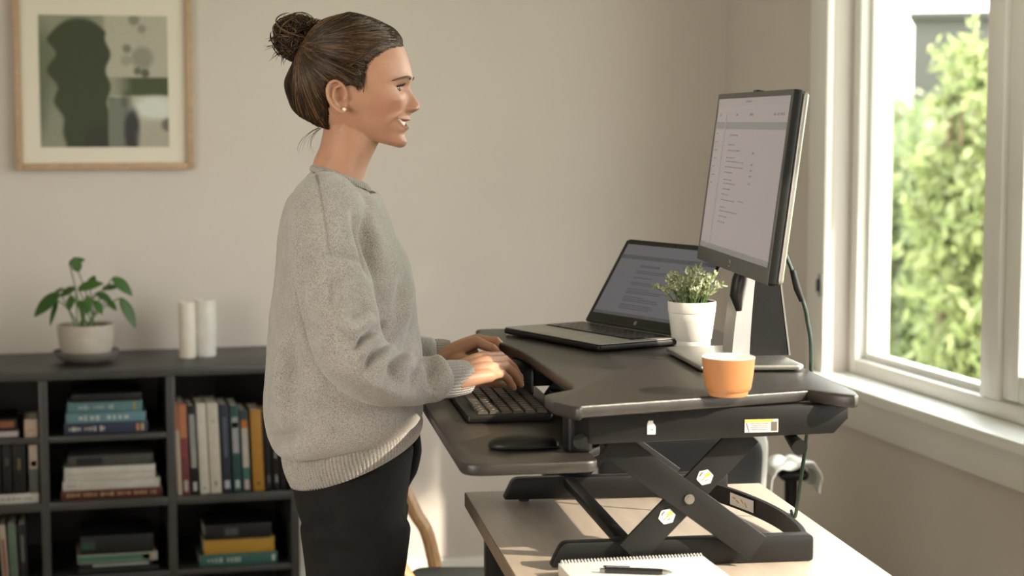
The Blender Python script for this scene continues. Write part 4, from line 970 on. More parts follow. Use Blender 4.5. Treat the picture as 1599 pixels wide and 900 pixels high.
def face_fine(v):
    """lips, nostrils, smile folds: worked into the refined skin"""
    v = v.copy(); zy = 400-v[:, 2]/M3; ay = np.abs(v[:, 1]); y = v[:, 1]; fr = np.clip((v[:, 0]/M3+450-600)/40, 0, 1); fr = fr*fr*(3-2*fr)
    def g(cy, cz, sy, sz): return np.exp(-((ay-cy)/sy)**2-((zy-cz)/sz)**2)*fr
    v[:, 0] -= .0035*g(.0070, 522, .0038, 5)
    fx = np.interp(zy, [505, 560, 620, 650], [.0195, .0355, .0420, .038]); on = np.exp(-((zy-578)/52)**4)
    v[:, 0] -= .0012*np.exp(-((ay-fx)/.0042)**2)*on*fr; v[:, 0] += .0024*np.exp(-((ay-fx-.008)/.0075)**2)*on*fr
    v[:, 1] += np.sign(y)*.0020*np.exp(-((ay-fx-.007)/.0065)**2)*on*fr
    mz = mouth_mid(ay); k = np.clip(1-(ay/MW)**2, 0, 1); hw = 14*k
    op = np.exp(-((zy-mz)/np.maximum(hw, 1.5))**4)*(k > 0)
    v[:, 0] -= .0080*op*np.clip(k, 0, 1)**.7*fr
    for sgn, amp in ((-1, .0022), (1, .0030)):
        v[:, 0] += amp*np.exp(-((zy-mz-sgn*(hw+5*k+1))/6.0)**2)*k**.6*fr
    v[:, 0] -= .0012*g(.0, 546, .0028, 9)
    v[:, 0] -= .0003*np.exp(-((ay-MW-.0015)/.0030)**2-((zy-mouth_mid(MW))/7)**2)*fr
    return v
hd = MB(); NR = 200
zfs = np.concatenate([np.linspace(74.5, 300, 70), np.linspace(302, 691.5, 190)])
for_rings = [face_detail(ring(z, NR)) for z in zfs]
hd.rings([h2p(r) for r in for_rings])
# neck and inner body
def ell(c, rx, ry, n=40, tiltx=0.0, nexp=2.0):
    a = np.linspace(0, 2*math.pi, n, endpoint=False); e = 2/nexp
    X = rx*np.sign(np.cos(a))*np.abs(np.cos(a))**e; Y = ry*np.sign(np.sin(a))*np.abs(np.sin(a))**e
    return np.stack([c[0]+X, c[1]+Y, c[2]+tiltx*X], 1)
def zpx(zx, zy): return PL(400+zx/3, zy/3)
def neckring(f, b2, w, nexp=2.0):
    F_, B_ = zpx(*f), zpx(*b2); c = (F_+B_)/2; rx = (F_[0]-B_[0])/2; return ell(c, rx, w, 40, (F_[2]-B_[2])/(2*rx), nexp)
hd.rings([neckring((600, 600), (330, 520), .042), neckring((578, 660), (318, 590), .047), neckring((556, 705), (309, 640), .0495), neckring((536, 745), (297, 690), .0505), neckring((515, 795), (272, 745), .053),
          neckring((498, 850), (258, 800), .056), neckring((495, 890), (235, 840), .070), neckring((490, 940), (230, 900), .085)])
for sg in (-1, 1):                                            # neck tendon
    hd.tube([h2p(hz(425, 590, sg*.036)), zpx(440, 690)+[0, sg*.037, 0], zpx(478, 860)+[0, sg*.014, 0]], [.012, .0105, .008], 12)
tors = [(.80, .015, .062, .12), (.90, .0, .075, .13), (.98, -.012, .078, .12), (1.06, -.012, .080, .12), (1.15, -.012, .085, .125), (1.22, -.012, .085, .13), (1.28, -.018, .072, .135), (1.32, -.026, .060, .135), (1.345, -.030, .052, .10)]
hd.rings([ell((x, 0, z), rx, ry, 40) for (z, x, rx, ry) in tors])
# ears
def ear(sg):
    sp = [(455, 452), (452, 425), (440, 398), (415, 384), (390, 393), (377, 420), (379, 452), (390, 483), (410, 507), (432, 522), (448, 520), (456, 505)]
    off = [.000, .003, .006, .009, .012, .014, .0145, .0135, .011, .007, .004, .001]
    bs = .0735
    P = smooth_path([hz(a, b2, sg*(bs+o_)) for (a, b2), o_ in zip(sp, off)], 5)
    hd.tube([h2p(q) for q in P], [.0030]*(len(P)-18)+list(np.linspace(.0030, .0046, 10))+list(np.linspace(.0046, .003, 8)), 8)
    P = smooth_path([hz(a, b2, sg*(bs+o_)) for (a, b2, o_) in ((436, 408, .004), (412, 415, .007), (402, 445, .009), (410, 478, .008), (428, 496, .005))], 5)
    hd.tube([h2p(q) for q in P], .0024, 8)
    hd.tube([h2p(hz(a, b2, sg*(bs+o_))) for (a, b2, o_) in ((458, 452, .001), (452, 464, .0035), (452, 476, .002))], [.003, .0036, .003], 8)
    vs = []                                                   # concave plate behind the rim
    for k, ((a, b2), o_) in enumerate(zip(sp, off)): vs.append(hz(a, b2, sg*(bs+o_-.0035)))
    cen = hz(428, 452, sg*(bs-.0035)); n_ = len(vs); lo_ = [q-np.array([0, sg*.009, 0]) for q in vs]
    allv = [h2p(q) for q in vs]+[h2p(q) for q in lo_]+[h2p(cen), h2p(cen-np.array([0, sg*.012, 0]))]
    fs = [(k, (k+1) % n_, 2*n_) for k in range(n_)]+[(n_+(k+1) % n_, n_+k, 2*n_+1) for k in range(n_)]+[((k+1) % n_, k, n_+k, n_+(k+1) % n_) for k in range(n_)]
    hd.add(allv, fs)
ear(-1); ear(1)
# arms and hands
SHn, SHf = np.array([-.045, -.155, 1.315]), np.array([-.045, .155, 1.315])
ELn, ELf = PL(550, 560, .39), np.array([-.03, .235, 1.075])
WRn, WRf = PL(716, 588, .497), PL(692, 557, .80)
hd.tube(smooth_path([SHn, (SHn+ELn)/2+[-.008, 0, 0], ELn, (ELn*.45+WRn*.55)+[0, 0, -.004], WRn], 6), np.interp(np.linspace(0, 1, 25), [0, .5, .8, 1], [.042, .031, .023, .0205]), 16)
hd.tube(smooth_path([SHf, (SHf+ELf)/2+[-.008, 0, 0], ELf, (ELf*.45+WRf*.55)+[0, 0, -.004], WRf], 6), np.interp(np.linspace(0, 1, 25), [0, .5, .8, 1], [.042, .031, .023, .0205]), 16)
nails = []
def hand(wr, kn, fingers, thumb, up):
    """kn: four knuckles (index..little); fingers: for each the joints after the knuckle; thumb: joints from the wrist side"""
    up = np.asarray(up, float)
    for i, k in enumerate(kn):
        w0 = wr+(k-np.mean(kn, 0))*.55
        rk = (.0105, .0108, .0100, .0092)[i]
        hd.tube(smooth_path([w0-(k-w0)*.10, w0*.5+k*.5+up*.002, k-(k-w0)*.05+up*.0005, k+(fingers[i][0]-k)*.12], 4), [.0165, .0160, .0150, .0142, .0135, .0130, .0124, .0120, .0115, .0112, rk, rk, rk*.96], 14)
        rr = (.0098, .0100, .0094, .0082)[i]
        J = [k]+list(fingers[i]); pts = []; rad = []
        for q in range(3):
            for u in (0, .5): pts.append(J[q]*(1-u)+J[q+1]*u); rad.append(rr*((1.06, .95, 1.02, .88, .90, .80)[2*q+int(u*2)]))
        d = J[3]-J[2]; d /= np.linalg.norm(d)
        pts += [J[3]-d*.002, J[3]+d*.003, J[3]+d*.0058]; rad += [rr*.74, rr*.60, rr*.28]
        hd.tube(pts, rad, 14)
        nn = up-d*(up@d); nn /= np.linalg.norm(nn); nails.append((J[3]-d*.004+nn*rr*.66, d, nn, rr*.62))
    for a in range(3):                                          # fill the palm between the metacarpals
        m0 = (kn[a]+kn[a+1])/2; w0 = wr+(m0-np.mean(kn, 0))*.5
        hd.tube([w0, w0*.5+m0*.5-up*.003, m0-up*.002-(m0-w0)*.06], [.0160, .0145, .0108], 12)
    hd.ball(wr*.45+np.mean(kn, 0)*.55-up*.008, (.030, .026, .013))
    J = [np.asarray(q) for q in thumb]; T = smooth_path(J, 5); n_ = len(T)
    hd.tube(T, np.interp(np.linspace(0, 1, n_), [0, .35, .6, .85, .96, 1], [.0165, .0145, .0108, .0105, .0080, .0040]), 14)
    d = J[-1]-J[-2]; d /= np.linalg.norm(d); nn = up-d*(up@d); nn /= np.linalg.norm(nn); nails.append((J[-1]-d*.008+nn*.0078, d, nn, .0070))
def fj(k, tip, h, spl=(.47, .76)):
    """joints of a curled finger between the knuckle and its tip, arched by h"""
    k, tip = np.asarray(k, float), np.asarray(tip, float)
    return [k+(tip-k)*spl[0]+[0, 0, h], k+(tip-k)*spl[1]+[0, 0, h*.72], tip]
ZKEY = ZTRAY+.0188
# near (right) hand
kn = [PL(757, 558.5, .567), PL(763, 565, .547), PL(766, 575, .526), PL(766, 587.5, .506)]
tips = [PL(806, 583, .640), PL(812, 592, .622), PL(813, 601, .590), PL(802, 606, .560)]
tips = [np.array([q[0], q[1], max(q[2], ZKEY+.0075)]) for q in tips]
TIPS_N = tips
hand(WRn, kn, [fj(kn[0], tips[0], .0135), fj(kn[1], tips[1], .0165), fj(kn[2], tips[2], .0165), fj(kn[3], tips[3], .0135)],
     [WRn+[.012, .022, -.008], WRn+[.040, .050, -.012], WRn+[.066, .072, -.020], WRn+[.090, .088, -.026]], (-.15, -.28, 1))
# far (left) hand, turned a little towards the viewer
kn = [PL(744, 534, .775), PL(747, 531, .800), PL(746, 531, .824), PL(741, 534, .848)]
tips = [PL(797, 568, .745), PL(806, 568, .775), PL(803, 566, .80), PL(792, 563, .825)]
tips = [np.array([q[0], q[1], max(q[2]-.012, ZKEY+.0075)]) for q in tips]
TIPS_F = tips
hand(WRf, kn, [fj(kn[0], tips[0], .011), fj(kn[1], tips[1], .022), fj(kn[2], tips[2], .022), fj(kn[3], tips[3], .016)],
     [WRf+[.014, -.022, -.006], WRf+[.034, -.040, -.006], WRf+[.060, -.058, -.012], WRf+[.082, -.070, -.018]], (-.15, .25, 1))
bme = fuse(hd, .0019, 3, .5, 'body')
b = bmesh.new(); b.from_mesh(bme)                                # finer skin on the face
fsel = set()
for f in b.faces:
    q = p2h(np.array(f.calc_center_median())); zx_, zy_ = 450+q[0]/M3, 400-q[2]/M3
    if zx_ > 590 and 350 < zy_ < 680 and abs(q[1]) < .06: fsel.update(f.edges)
bmesh.ops.subdivide_edges(b, edges=list(fsel), cuts=1, use_grid_fill=True, smooth=.6)
b.to_mesh(bme); b.free(); bme.polygons.foreach_set('use_smooth', [True]*len(bme.polygons))
V = verts_of(bme); _H = p2h(V); _m = (_H[:, 0]/M3+450 > 560)&(400-_H[:, 2]/M3 > 330)&(400-_H[:, 2]/M3 < 700)
V[_m] = h2p(face_fine(_H[_m])); set_verts(bme, V)
# pigment: lips, flush of the cheeks, finger ends; painted shade in mouth gap, nostrils
H = p2h(V); zy = 400-H[:, 2]/M3; zx = 450+H[:, 0]/M3; ay = np.abs(H[:, 1])
colb = np.tile(np.array([.47, .245, .155]), (len(V), 1))
def tint(c, a): global colb; colb = colb*(1-a[:, None])+np.array(c)*a[:, None]
face = (zx > 560)&(zy > 300)&(zy < 700)
tint((.47, .175, .11), face*.45*np.exp(-((ay-.044)/.020)**2-((zy-490)/45)**2))
tint((.47, .18, .115), face*.35*np.exp(-(ay/.012)**2-((zy-498)/22)**2))
mz = mouth_mid(ay); lw_ = 27*np.clip(1-(ay/(MW+.001))**2, 0, 1)
lipm = face*(zx > 640)*np.clip(1-(np.abs(zy-mz)/np.maximum(lw_, .1))**4, 0, 1)*(ay < MW+.001)
tint((.40, .12, .095), lipm*.8)
tint((.10, .03, .025), face*(zx > 630)*np.exp(-((zy-mz)/np.maximum(12.5*np.clip(1-(ay/MW)**2, 0, 1), .8))**4)*(ay < MW)*.9)  # dark of the open mouth, painted into the skin colour
tint((.20, .09, .06), face*np.exp(-((ay-.0070)/.0030)**2-((zy-523)/4.5)**2)*.8)  # nostril shade, painted into the skin colour
hands = (V[:, 0] > .17)&(V[:, 2] < 1.12)
tint((.50, .215, .135), hands*.35*(V[:, 0] > .26))
skin = mat('skin', (.56, .33, .23), .48, sss=.25, attr='pigment', var=.05, vscale=60, bump=.06, bscale=500)
bme.materials.append(skin)
body = link(bpy.data.objects.new('body', bme), person)
at = bme.color_attributes.new('pigment', 'FLOAT_COLOR', 'POINT'); cc = np.ones((len(V), 4), np.float32); cc[:, :3] = colb; at.data.foreach_set('color', cc.ravel())
nm_ = mat('fingernail', (.62, .36, .28), .25)
for (c, d, nn, r_) in nails:
    sd = np.cross(nn, d); Mx = Matrix(((d[0], sd[0], nn[0], 0), (d[1], sd[1], nn[1], 0), (d[2], sd[2], nn[2], 0), (0, 0, 0, 1)))
    MB().ball(c, (r_*.95, r_*.72, r_*.20), u=14, v=8, M=Mx).build('fingernail', nm_, person, smooth=180)
# eyes
eyew = mat('eye_white', (.70, .66, .62), .2); iris = mat('grey_green_iris', (.05, .055, .045), .15); pupil = mat('pupil', (.005, .005, .005), .1); lashm = mat('dark_lash', (.025, .015, .01), .6)
def surf_x(zyv, y):   # face surface in front of (y, zy): head-local x
    o_ = h2p(hz(900, zyv, y)); d_ = h2p(hz(300, zyv, y))-o_
    hit = bvh_b.ray_cast(Vector(o_), Vector(d_).normalized()); return p2h(np.array(hit[0]))[0] if hit[0] is not None else 0
bvh_b = BVHTree.FromPolygons([tuple(q) for q in V], [tuple(p.vertices) for p in bme.polygons])
for sg in (-1, 1):
    ye = sg*.0290; xs = surf_x(413, ye); c = np.array([xs-.0086, ye, (400-412)*M3]); R_ = .0112
    c = h2p(c); b = MB(); b.ball(c, R_, u=24, v=16); e_ = b.build('eyeball', eyew, person, smooth=180)
    gz = HR@np.array([.985, -sg*.03-.06, -.16]); gz /= np.linalg.norm(gz)
    q = Vector(gz).to_track_quat('Z', 'Y').to_matrix().to_4x4()
    MB().ball(c+gz*(R_-.0016), (.0060, .0060, .0022), u=20, v=10, M=q).build('iris', iris, e_, smooth=180)
    MB().ball(c+gz*(R_-.0004), (.0026, .0026, .0012), u=16, v=8, M=q).build('pupil', pupil, e_, smooth=180)
    ch_ = p2h(c); up_, lo2 = [], []
    for a in np.linspace(-1.05, 1.15, 15):
        yy = sg*a
        def onb(el): return ch_+(R_+.0012)*np.array([math.cos(a)*math.cos(el), sg*math.sin(a)*math.cos(el), math.sin(el)])
        kk = max(0, 1-(a/1.25)**2)
        up_.append(h2p(onb(.04+.20*kk))); lo2.append(h2p(onb(-.06-.22*kk)))
    skl = mat('eyelid_skin', (.40, .20, .13), .5)
    MB().tube(up_, [.0010]+[.0015]*13+[.0010], 8).build('upper_eyelid', skl, person, smooth=180)
    MB().tube(lo2, [.0008]+[.0012]*13+[.0008], 8).build('lower_eyelid', skl, person, smooth=180)
    b = MB()
    for i in range(1, 15):
        p_ = np.array(up_[i]); n_ = p_-c; n_ /= np.linalg.norm(n_); b.tube([p_+n_*.0012, p_+n_*.0045+[0, 0, -.0002], p_+n_*.0078+[0, 0, .0026]], [.0009, .0007, .0002], 5)
    b.tube([np.array(p_)+(np.array(p_)-c)/R_*.0014 for p_ in up_], .0013, 6)
    b.build('eyelashes', lashm, person, smooth=180)
    b = MB(); rge = random.Random(4)
    for k in range(150):
        u = k/149; yb_ = sg*(.012+.038*u); zyb = 372-9*math.sin(min(1, u*.95)*math.pi)+13*max(0, u-.5)+rge.uniform(-5.0, 5.0)*(1-.6*u)
        p_ = np.array([surf_x(zyb, yb_)+.0006, yb_, (400-zyb)*M3]); y2 = yb_+sg*.0055; z2 = zyb-3+8*u
        p2_ = np.array([surf_x(z2, y2)+.0010, y2, (400-z2)*M3]); b.tube([h2p(p_), h2p((p_+p2_)/2+[.0007, 0, 0]), h2p(p2_)], [.0009, .0009, .0003], 4)
    b.build('eyebrow', mat('eyebrow_hair', (.085, .048, .028), .6), person, smooth=180)
# teeth
b = MB()
for i in range(-7, 7):
    y0 = (i+.5)*.0045; mz_ = mouth_mid(abs(y0)); zc_ = mz_-1
    wd_ = bvh_b.ray_cast(Vector(h2p(hz(900, mz_, y0))), Vector(HR@np.array([-1., 0, 0])))
    xq = p2h(np.array(wd_[0]))[0]+.0042
    hh = 13*max(.15, 1-(y0/MW)**2)
    b.box(xq-.005, xq, y0-.00212, y0+.00212, (400-zc_-hh*.75)*M3, (400-zc_+hh)*M3, .0012)
b.v = [tuple(h2p(np.array(p))) for p in b.v]; b.build('teeth', mat('tooth_enamel', (.80, .75, .66), .25), person)
for sg in (-1, 1):
    c = h2p(hz(449, 513, sg*.0795)); b = MB().ball(c, .0032, u=16, v=10); b.ball(c+HR@np.array([-.0005, -sg*.0025, 0]), .0016, u=8, v=6)
    o = b.build('earring', mat('pearl', (.80, .72, .64), .2, coat=.5), person); o['label'] = 'small round pearl stud earring'
# ---- sweater
wool = bpy.data.materials.new('grey_heather_wool'); wool.use_nodes = True
def make_wool(m, rib=False):
    nt = m.node_tree; b = nt.nodes['Principled BSDF']; L_ = nt.links.new
    b.inputs['Roughness'].default_value = .95; b.inputs['Specular IOR Level'].default_value = .15; b.inputs['Sheen Weight'].default_value = .35; b.inputs['Sheen Roughness'].default_value = .6
    tc = nt.nodes.new('ShaderNodeTexCoord'); n1 = nt.nodes.new('ShaderNodeTexNoise'); n1.inputs['Scale'].default_value = 700; n1.inputs['Detail'].default_value = 3; L_(tc.outputs['Object'], n1.inputs[0])
    r = nt.nodes.new('ShaderNodeValToRGB'); e = r.color_ramp.elements; e[0].position = .36; e[0].color = (.205, .186, .175, 1); e[1].position = .56; e[1].color = (.415, .384, .362, 1)
    L_(n1.outputs[0], r.inputs[0]); n3 = nt.nodes.new('ShaderNodeTexNoise'); n3.inputs['Scale'].default_value = 30; L_(tc.outputs['Object'], n3.inputs[0])
    mx = nt.nodes.new('ShaderNodeMix'); mx.data_type = 'RGBA'; mx.blend_type = 'OVERLAY'; mx.inputs[0].default_value = .18; L_(r.outputs[0], mx.inputs[6]); L_(n3.outputs[0], mx.inputs[7]); L_(mx.outputs[2], b.inputs['Base Color'])
    n2 = nt.nodes.new('ShaderNodeTexVoronoi'); n2.inputs['Scale'].default_value = 420
    mp = nt.nodes.new('ShaderNodeMapping'); mp.inputs['Scale'].default_value = (1, 1, .7); L_(tc.outputs['Object'], mp.inputs[0]); L_(mp.outputs[0], n2.inputs[0])
    bp = nt.nodes.new('ShaderNodeBump'); bp.inputs['Strength'].default_value = .30; bp.inputs['Distance'].default_value = .0016; bp.invert = True; L_(n2.outputs['Distance'], bp.inputs['Height']); L_(bp.outputs[0], b.inputs['Normal'])
make_wool(wool)
def tbl(rows):  # rows: picture y, back x, front x  -> z, centre, half depth
    out_ = []
    for (y, xb, xf) in rows:
        b_, f_ = PL(xb, y), PL(xf, y); out_.append(((b_[2]+f_[2])/2, (b_[0]+f_[0])/2, (f_[0]-b_[0])/2))
    return out_
TS = tbl([(296, 462, 588), (320, 446, 600), (345, 438, 609), (371, 433, 618), (401, 430, 636), (438, 427, 643), (487, 422, 649), (536, 417, 657), (580, 413, 659), (620, 411, 658)])
TW = [.150, .178, .190, .198, .204, .206, .205, .203, .203, .205]
sw = MB(); N_ = 64
rgs_ = [ell((c, 0, z), h, w, N_, 0, 2.25) for (z, c, h), w in zip(TS, TW)][::-1]
# hem droops at the back: tilt the lowest rings
def tiltring(r, k, dz): r = r.copy(); x = r[:, 0]; r[:, 2] += k*(x-x.mean())+dz; return r
def tb_(f, b2, w): F_, B_ = PL(*f), PL(*b2); c = (F_+B_)/2; rx = (F_[0]-B_[0])/2; return ell(c, rx, w, N_, (F_[2]-B_[2])/(2*rx), 2.2)
bot = [tb_((654, 647), (440, 706), .184), tb_((659, 640), (428, 700), .196), tb_((660, 628), (417, 684), .206), tb_((659, 610), (411, 655), .208)]
top = []
def tring(f, b2, w, ne=2.1):
    F_, B_ = PL(*f), PL(*b2); c = (F_+B_)/2; rx = (F_[0]-B_[0])/2; return ell(c, rx, w, N_, (F_[2]-B_[2])/(2*rx), ne)
top = [tring((583, 313), (473, 282), .118), tring((578, 302), (481, 271), .082), tring((574, 294), (489, 264), .063, 2.0)]
sw.rings(bot+rgs_+top)
def sleeve(pts, rad):
    P = smooth_path(pts, 6); n_ = len(P); R_ = np.interp(np.linspace(0, len(pts)-1, n_), range(len(pts)), rad); sw.tube(P, R_, 28)
NEAR = [np.array([-.046, -.105, 1.300]), PL(509, 326, .47), PL(510, 371, .435), PL(520, 432, .41), PL(532, 493, .392), PL(548, 550, .385), PL(585, 583, .397), PL(628, 593, .43), PL(668, 594, .463), PL(684, 594, .475), PL(694, 594, .482)]
RN = [.052, .060, .0605, .0600, .0590, .0570, .0500, .0430, .0365, .0345, .0290]
sleeve(NEAR, RN)
FAR = [np.array([-.046, .105, 1.300]), np.array([-.045, .160, 1.285]), np.array([-.045, .19, 1.22]), np.array([-.045, .21, 1.15]), np.array([-.035, .225, 1.09]), np.array([.0, .225, 1.06]), np.array([.06, .208, 1.053]), PL(652, 558, .80), PL(672, 556, .80), PL(680, 556, .80)]
sleeve(FAR, [.052, .060, .0605, .060, .059, .057, .050, .042, .036, .029])
sme = fuse(sw, .0032, 12, .5, 'sweater')
V = verts_of(sme); V = laplace(sme, V, 16, .5); set_verts(sme, V)
N = normals_of(sme); Wv = to_world(V); Wn = N@PM[:3, :3].T
qx, qy = to_px(Wv); view = Wv-_C; view /= np.linalg.norm(view, axis=1)[:, None]; facing = np.clip((-(Wn*view).sum(1)+.05)/.3, 0, 1)
def dist_poly(x, y, P):
    d = np.full(len(x), 1e9); tt = np.zeros(len(x)); L0 = 0; P = np.asarray(P, float)
    tot = np.sum(np.linalg.norm(np.diff(P, axis=0), axis=1))
    for a, b2 in zip(P[:-1], P[1:]):
        ab = b2-a; l = np.linalg.norm(ab); u = np.clip(((x-a[0])*ab[0]+(y-a[1])*ab[1])/l**2, 0, 1)
        q = np.hypot(x-a[0]-u*ab[0], y-a[1]-u*ab[1]); m_ = q < d; d[m_] = q[m_]; tt[m_] = (L0+u*l)[m_]/tot; L0 += l
    return d, tt
Z2 = lambda pts: [(380+a/1.636, 230+b2/1.636) for a, b2 in pts]        # traced on an enlargement
disp = np.zeros(len(V))
ylocal = V[:, 1]
arm = ylocal < -.165
def fold(pts, amp, width, where=None, taper=True):
    global disp
    d, t_ = dist_poly(qx, qy, smooth_path(Z2(pts), 5)); k = np.exp(-(d/width)**2)*facing
    if taper: k *= np.sin(np.pi*np.clip(t_*.94+.03, 0, 1))**.6
    if where is not None: k = k*where
    disp += amp*2.8*k
bodyw = 1-np.clip((-.150-ylocal)/.03, 0, 1); armw = np.clip((-.125-ylocal)/.03, 0, 1); front = (ylocal < .05)
A = armw
fold([(352, 455), (325, 478), (302, 500), (292, 520)], -.0085, 6.0, A)
fold([(345, 485), (318, 505), (296, 540)], .0060, 6.5, A)
fold([(368, 500), (340, 520), (318, 556), (306, 585)], -.0055, 5.5, A)
fold([(385, 505), (362, 530), (345, 570), (340, 600)], .0050, 6.5, A)
fold([(405, 515), (385, 545), (372, 590)], -.0045, 5.5, A)
fold([(430, 525), (412, 555), (400, 600)], .0040, 6.5, A)
fold([(455, 535), (440, 570), (430, 610)], -.0036, 5.5, A)
fold([(330, 430), (300, 455), (270, 470)], .0040, 9, A)
fold([(318, 400), (290, 430), (255, 440)], -.0036, 8, A)
fold([(268, 360), (250, 400), (262, 450), (290, 500)], .0035, 9, A)
fold([(235, 300), (228, 360), (240, 420)], -.0028, 8, A)
fold([(478, 540), (500, 570), (502, 615), (485, 640)], .0075, 8, A)
fold([(468, 545), (482, 575), (480, 615)], -.0050, 6, A)
fold([(440, 545), (420, 575)], .0030, 6, A)
fold([(295, 560), (330, 600), (390, 625), (440, 630)], .0030, 10, A)
fold([(225, 275), (260, 280), (300, 292)], -.0022, 4, A, False)         # drop-shoulder seam
fold([(188, 62), (198, 110), (210, 180), (222, 270)], -.0024, 3.2, None, False)   # shoulder seam
fold([(285, 165), (300, 210), (318, 270), (328, 330)], -.0080, 9)
fold([(310, 175), (330, 230), (342, 300)], .0050, 9, bodyw)
fold([(140, 230), (138, 330), (146, 430), (185, 520)], -.0060, 7, None)
B = bodyw*front
fold([(108, 470), (98, 560), (104, 660), (118, 730)], .0060, 9, B)
fold([(130, 480), (128, 580), (140, 680)], -.0050, 9, B)
fold([(165, 540), (170, 640), (195, 730)], .0050, 11, B)
fold([(235, 610), (240, 660), (260, 720)], -.0045, 6, B)
fold([(285, 640), (300, 700), (320, 740)], .0035, 10, B)
fold([(430, 340), (415, 410), (385, 480)], .0040, 9, B)
fold([(415, 330), (385, 400), (360, 470)], -.0035, 8, B)
fold([(440, 440), (425, 500), (400, 530)], -.0040, 7, B)
fold([(75, 745), (140, 738), (215, 752)], -.0075, 9, B)
fold([(80, 775), (140, 785), (220, 772), (330, 740), (420, 690)], .0050, 9, B)
# loose, slightly lumpy knit
low = np.array([noise.noise(Vector((p[0]*16, p[1]*16, p[2]*11)))*.0030+noise.noise(Vector((p[0]*45, p[1]*45, p[2]*35)))*.0010 for p in V])
V = V+N*(disp+low)[:, None]
V = laplace(sme, V, 2, .4); set_verts(sme, V); sme.materials.append(wool)
swo = link(bpy.data.objects.new('sweater', sme), person)
def ribband(name, r0, r1, count, amp, nu=6, nrow=12, bulge=.004, thick=True):
    """ribbed knit band between two closed loops (centre, x half, y half, tilt)"""
    n = count*nu; a = np.linspace(0, 2*math.pi, n, endpoint=False); rr = []
    for j in range(nrow):
        u = j/(nrow-1); A_ = [p*(1-u)+q*u for p, q in zip(r0, r1)]
        rad = 1+0*a; k = amp*np.sign(np.cos(count*a))*np.abs(np.cos(count*a))**.6+bulge*math.sin(math.pi*u)
        rr.append((A_[0][None, :]+A_[1][None, :]*np.cos(a)[:, None]*(1+k/np.linalg.norm(A_[1]))[:, None]+A_[2][None, :]*np.sin(a)[:, None]*(1+k/np.linalg.norm(A_[2]))[:, None]))
    inner = [q0*.0+(q0-(r1[0]))*.93+r1[0] for q0 in (rr[-1], rr[-1]+(r0[0]-r1[0])*.6)]
    if thick: rr += [(rr[-1]-r1[0])*.97+r1[0]+(r1[0]-r0[0])*.02]+[inner[0], inner[1]]
    o = MB().rings(rr, caps=False).build(name, wool, swo, smooth=180); return o
A3 = lambda *q: np.array(q, float)
def hoop(f, b2, w): F_, B_ = PL(*f), PL(*b2); c = (F_+B_)/2; return [c, (F_-B_)/2, A3(0, w, 0)]
ribband('hem_rib', hoop((655, 642), (439, 702), .183), hoop((655, 669), (453, 757), .166), 120, .0011, 6, 14, .004)
ribband('collar_rib', hoop((578, 297), (484, 266), .071), hoop((573, 286), (492, 255.5), .0600), 70, .0008, 6, 8, .0025)
def cuff(name, c0, c1, r0, r1):
    ax = c1-c0; ax /= np.linalg.norm(ax); u_ = A3(0, 0, 1)-ax*ax[2]; u_ /= np.linalg.norm(u_); v_ = np.cross(ax, u_)
    ribband(name, [c0, u_*r0, v_*r0], [c1, u_*r1, v_*r1], 34, .0009, 6, 12, .0016)
cuff('cuff_rib', PL(686, 594, .4765), PL(727, 589.5, .505), .0295, .0268)
cuff('cuff_rib', PL(674, 556, .80), PL(703, 555, .80), .0290, .0262)

# ---- jeans and shoes
jn = MB()
def jr(y, xb, xf, w, n_=2.2, yc=0.0, t=.62):
    b_, f_ = PL(xb, y, t), PL(xf, y, t); c = (b_+f_)/2; return ell((c[0], yc, (b_[2]+f_[2])/2), (f_[0]-b_[0])/2, w, 48, 0, n_)
jn.rings([jr(690, 468, 646, .150), jr(730, 460, 640, .160), jr(757, 456, 637, .166), jr(790, 462, 632, .170), jr(815, 471, 630, .172), jr(832, 478, 629, .170), jr(850, 484, 627, .165), jr(868, 492, 625, .155)])
for sg in (-1, 1):
    yc = sg*.084; dx = .0 if sg < 0 else .012
    rows_ = []
    for (z, x0, x1, w, ys) in ((.80, -.085, .100, .083, .084), (.74, -.078, .092, .084, .086), (.70, -.074, .085, .083, .087), (.62, -.070, .072, .077, .088), (.52, -.066, .060, .066, .088), (.46, -.066, .052, .060, .088), (.40, -.072, .044, .057, .088), (.30, -.082, .034, .054, .09), (.20, -.080, .026, .048, .09), (.10, -.070, .024, .044, .09), (.055, -.072, .028, .046, .09)):
        rows_.append(ell((dx+(x0+x1)/2, sg*ys, z), (x1-x0)/2, w, 32))
    jn.rings(rows_)
jme = fuse(jn, .006, 8, .5, 'jeans'); V = verts_of(jme); N = normals_of(jme)
Wv = to_world(V); qx, qy = to_px(Wv); facing = np.ones(len(V)); disp = np.zeros(len(V)); near = (V[:, 1] < 0)
def jfold(pts, amp, w):
    global disp
    d, t_ = dist_poly(qx, qy, smooth_path(pts, 5)); disp += amp*np.exp(-(d/w)**2)*near*np.sin(np.pi*np.clip(t_*.94+.03, 0, 1))**.5
jfold([(474, 826), (500, 815), (530, 818)], -.006, 5); jfold([(478, 842), (505, 838), (540, 845)], .004, 7)
jfold([(486, 862), (520, 858), (560, 868)], -.004, 6); jfold([(484, 882), (520, 880)], -.003, 5)
jfold([(620, 800), (590, 815), (560, 812)], -.003, 7); jfold([(626, 845), (600, 850), (570, 842)], .003, 8)
jfold([(515, 750), (512, 790), (500, 812)], -.0012, 2.2)
V = laplace(jme, V+N*disp[:, None], 2, .4); set_verts(jme, V)
denim = mat('black_denim', (.009, .0085, .008), .85, var=.18, vscale=40, bump=.35, bscale=900, spec=.25); jme.materials.append(denim)
jo = link(bpy.data.objects.new('jeans', jme), person)
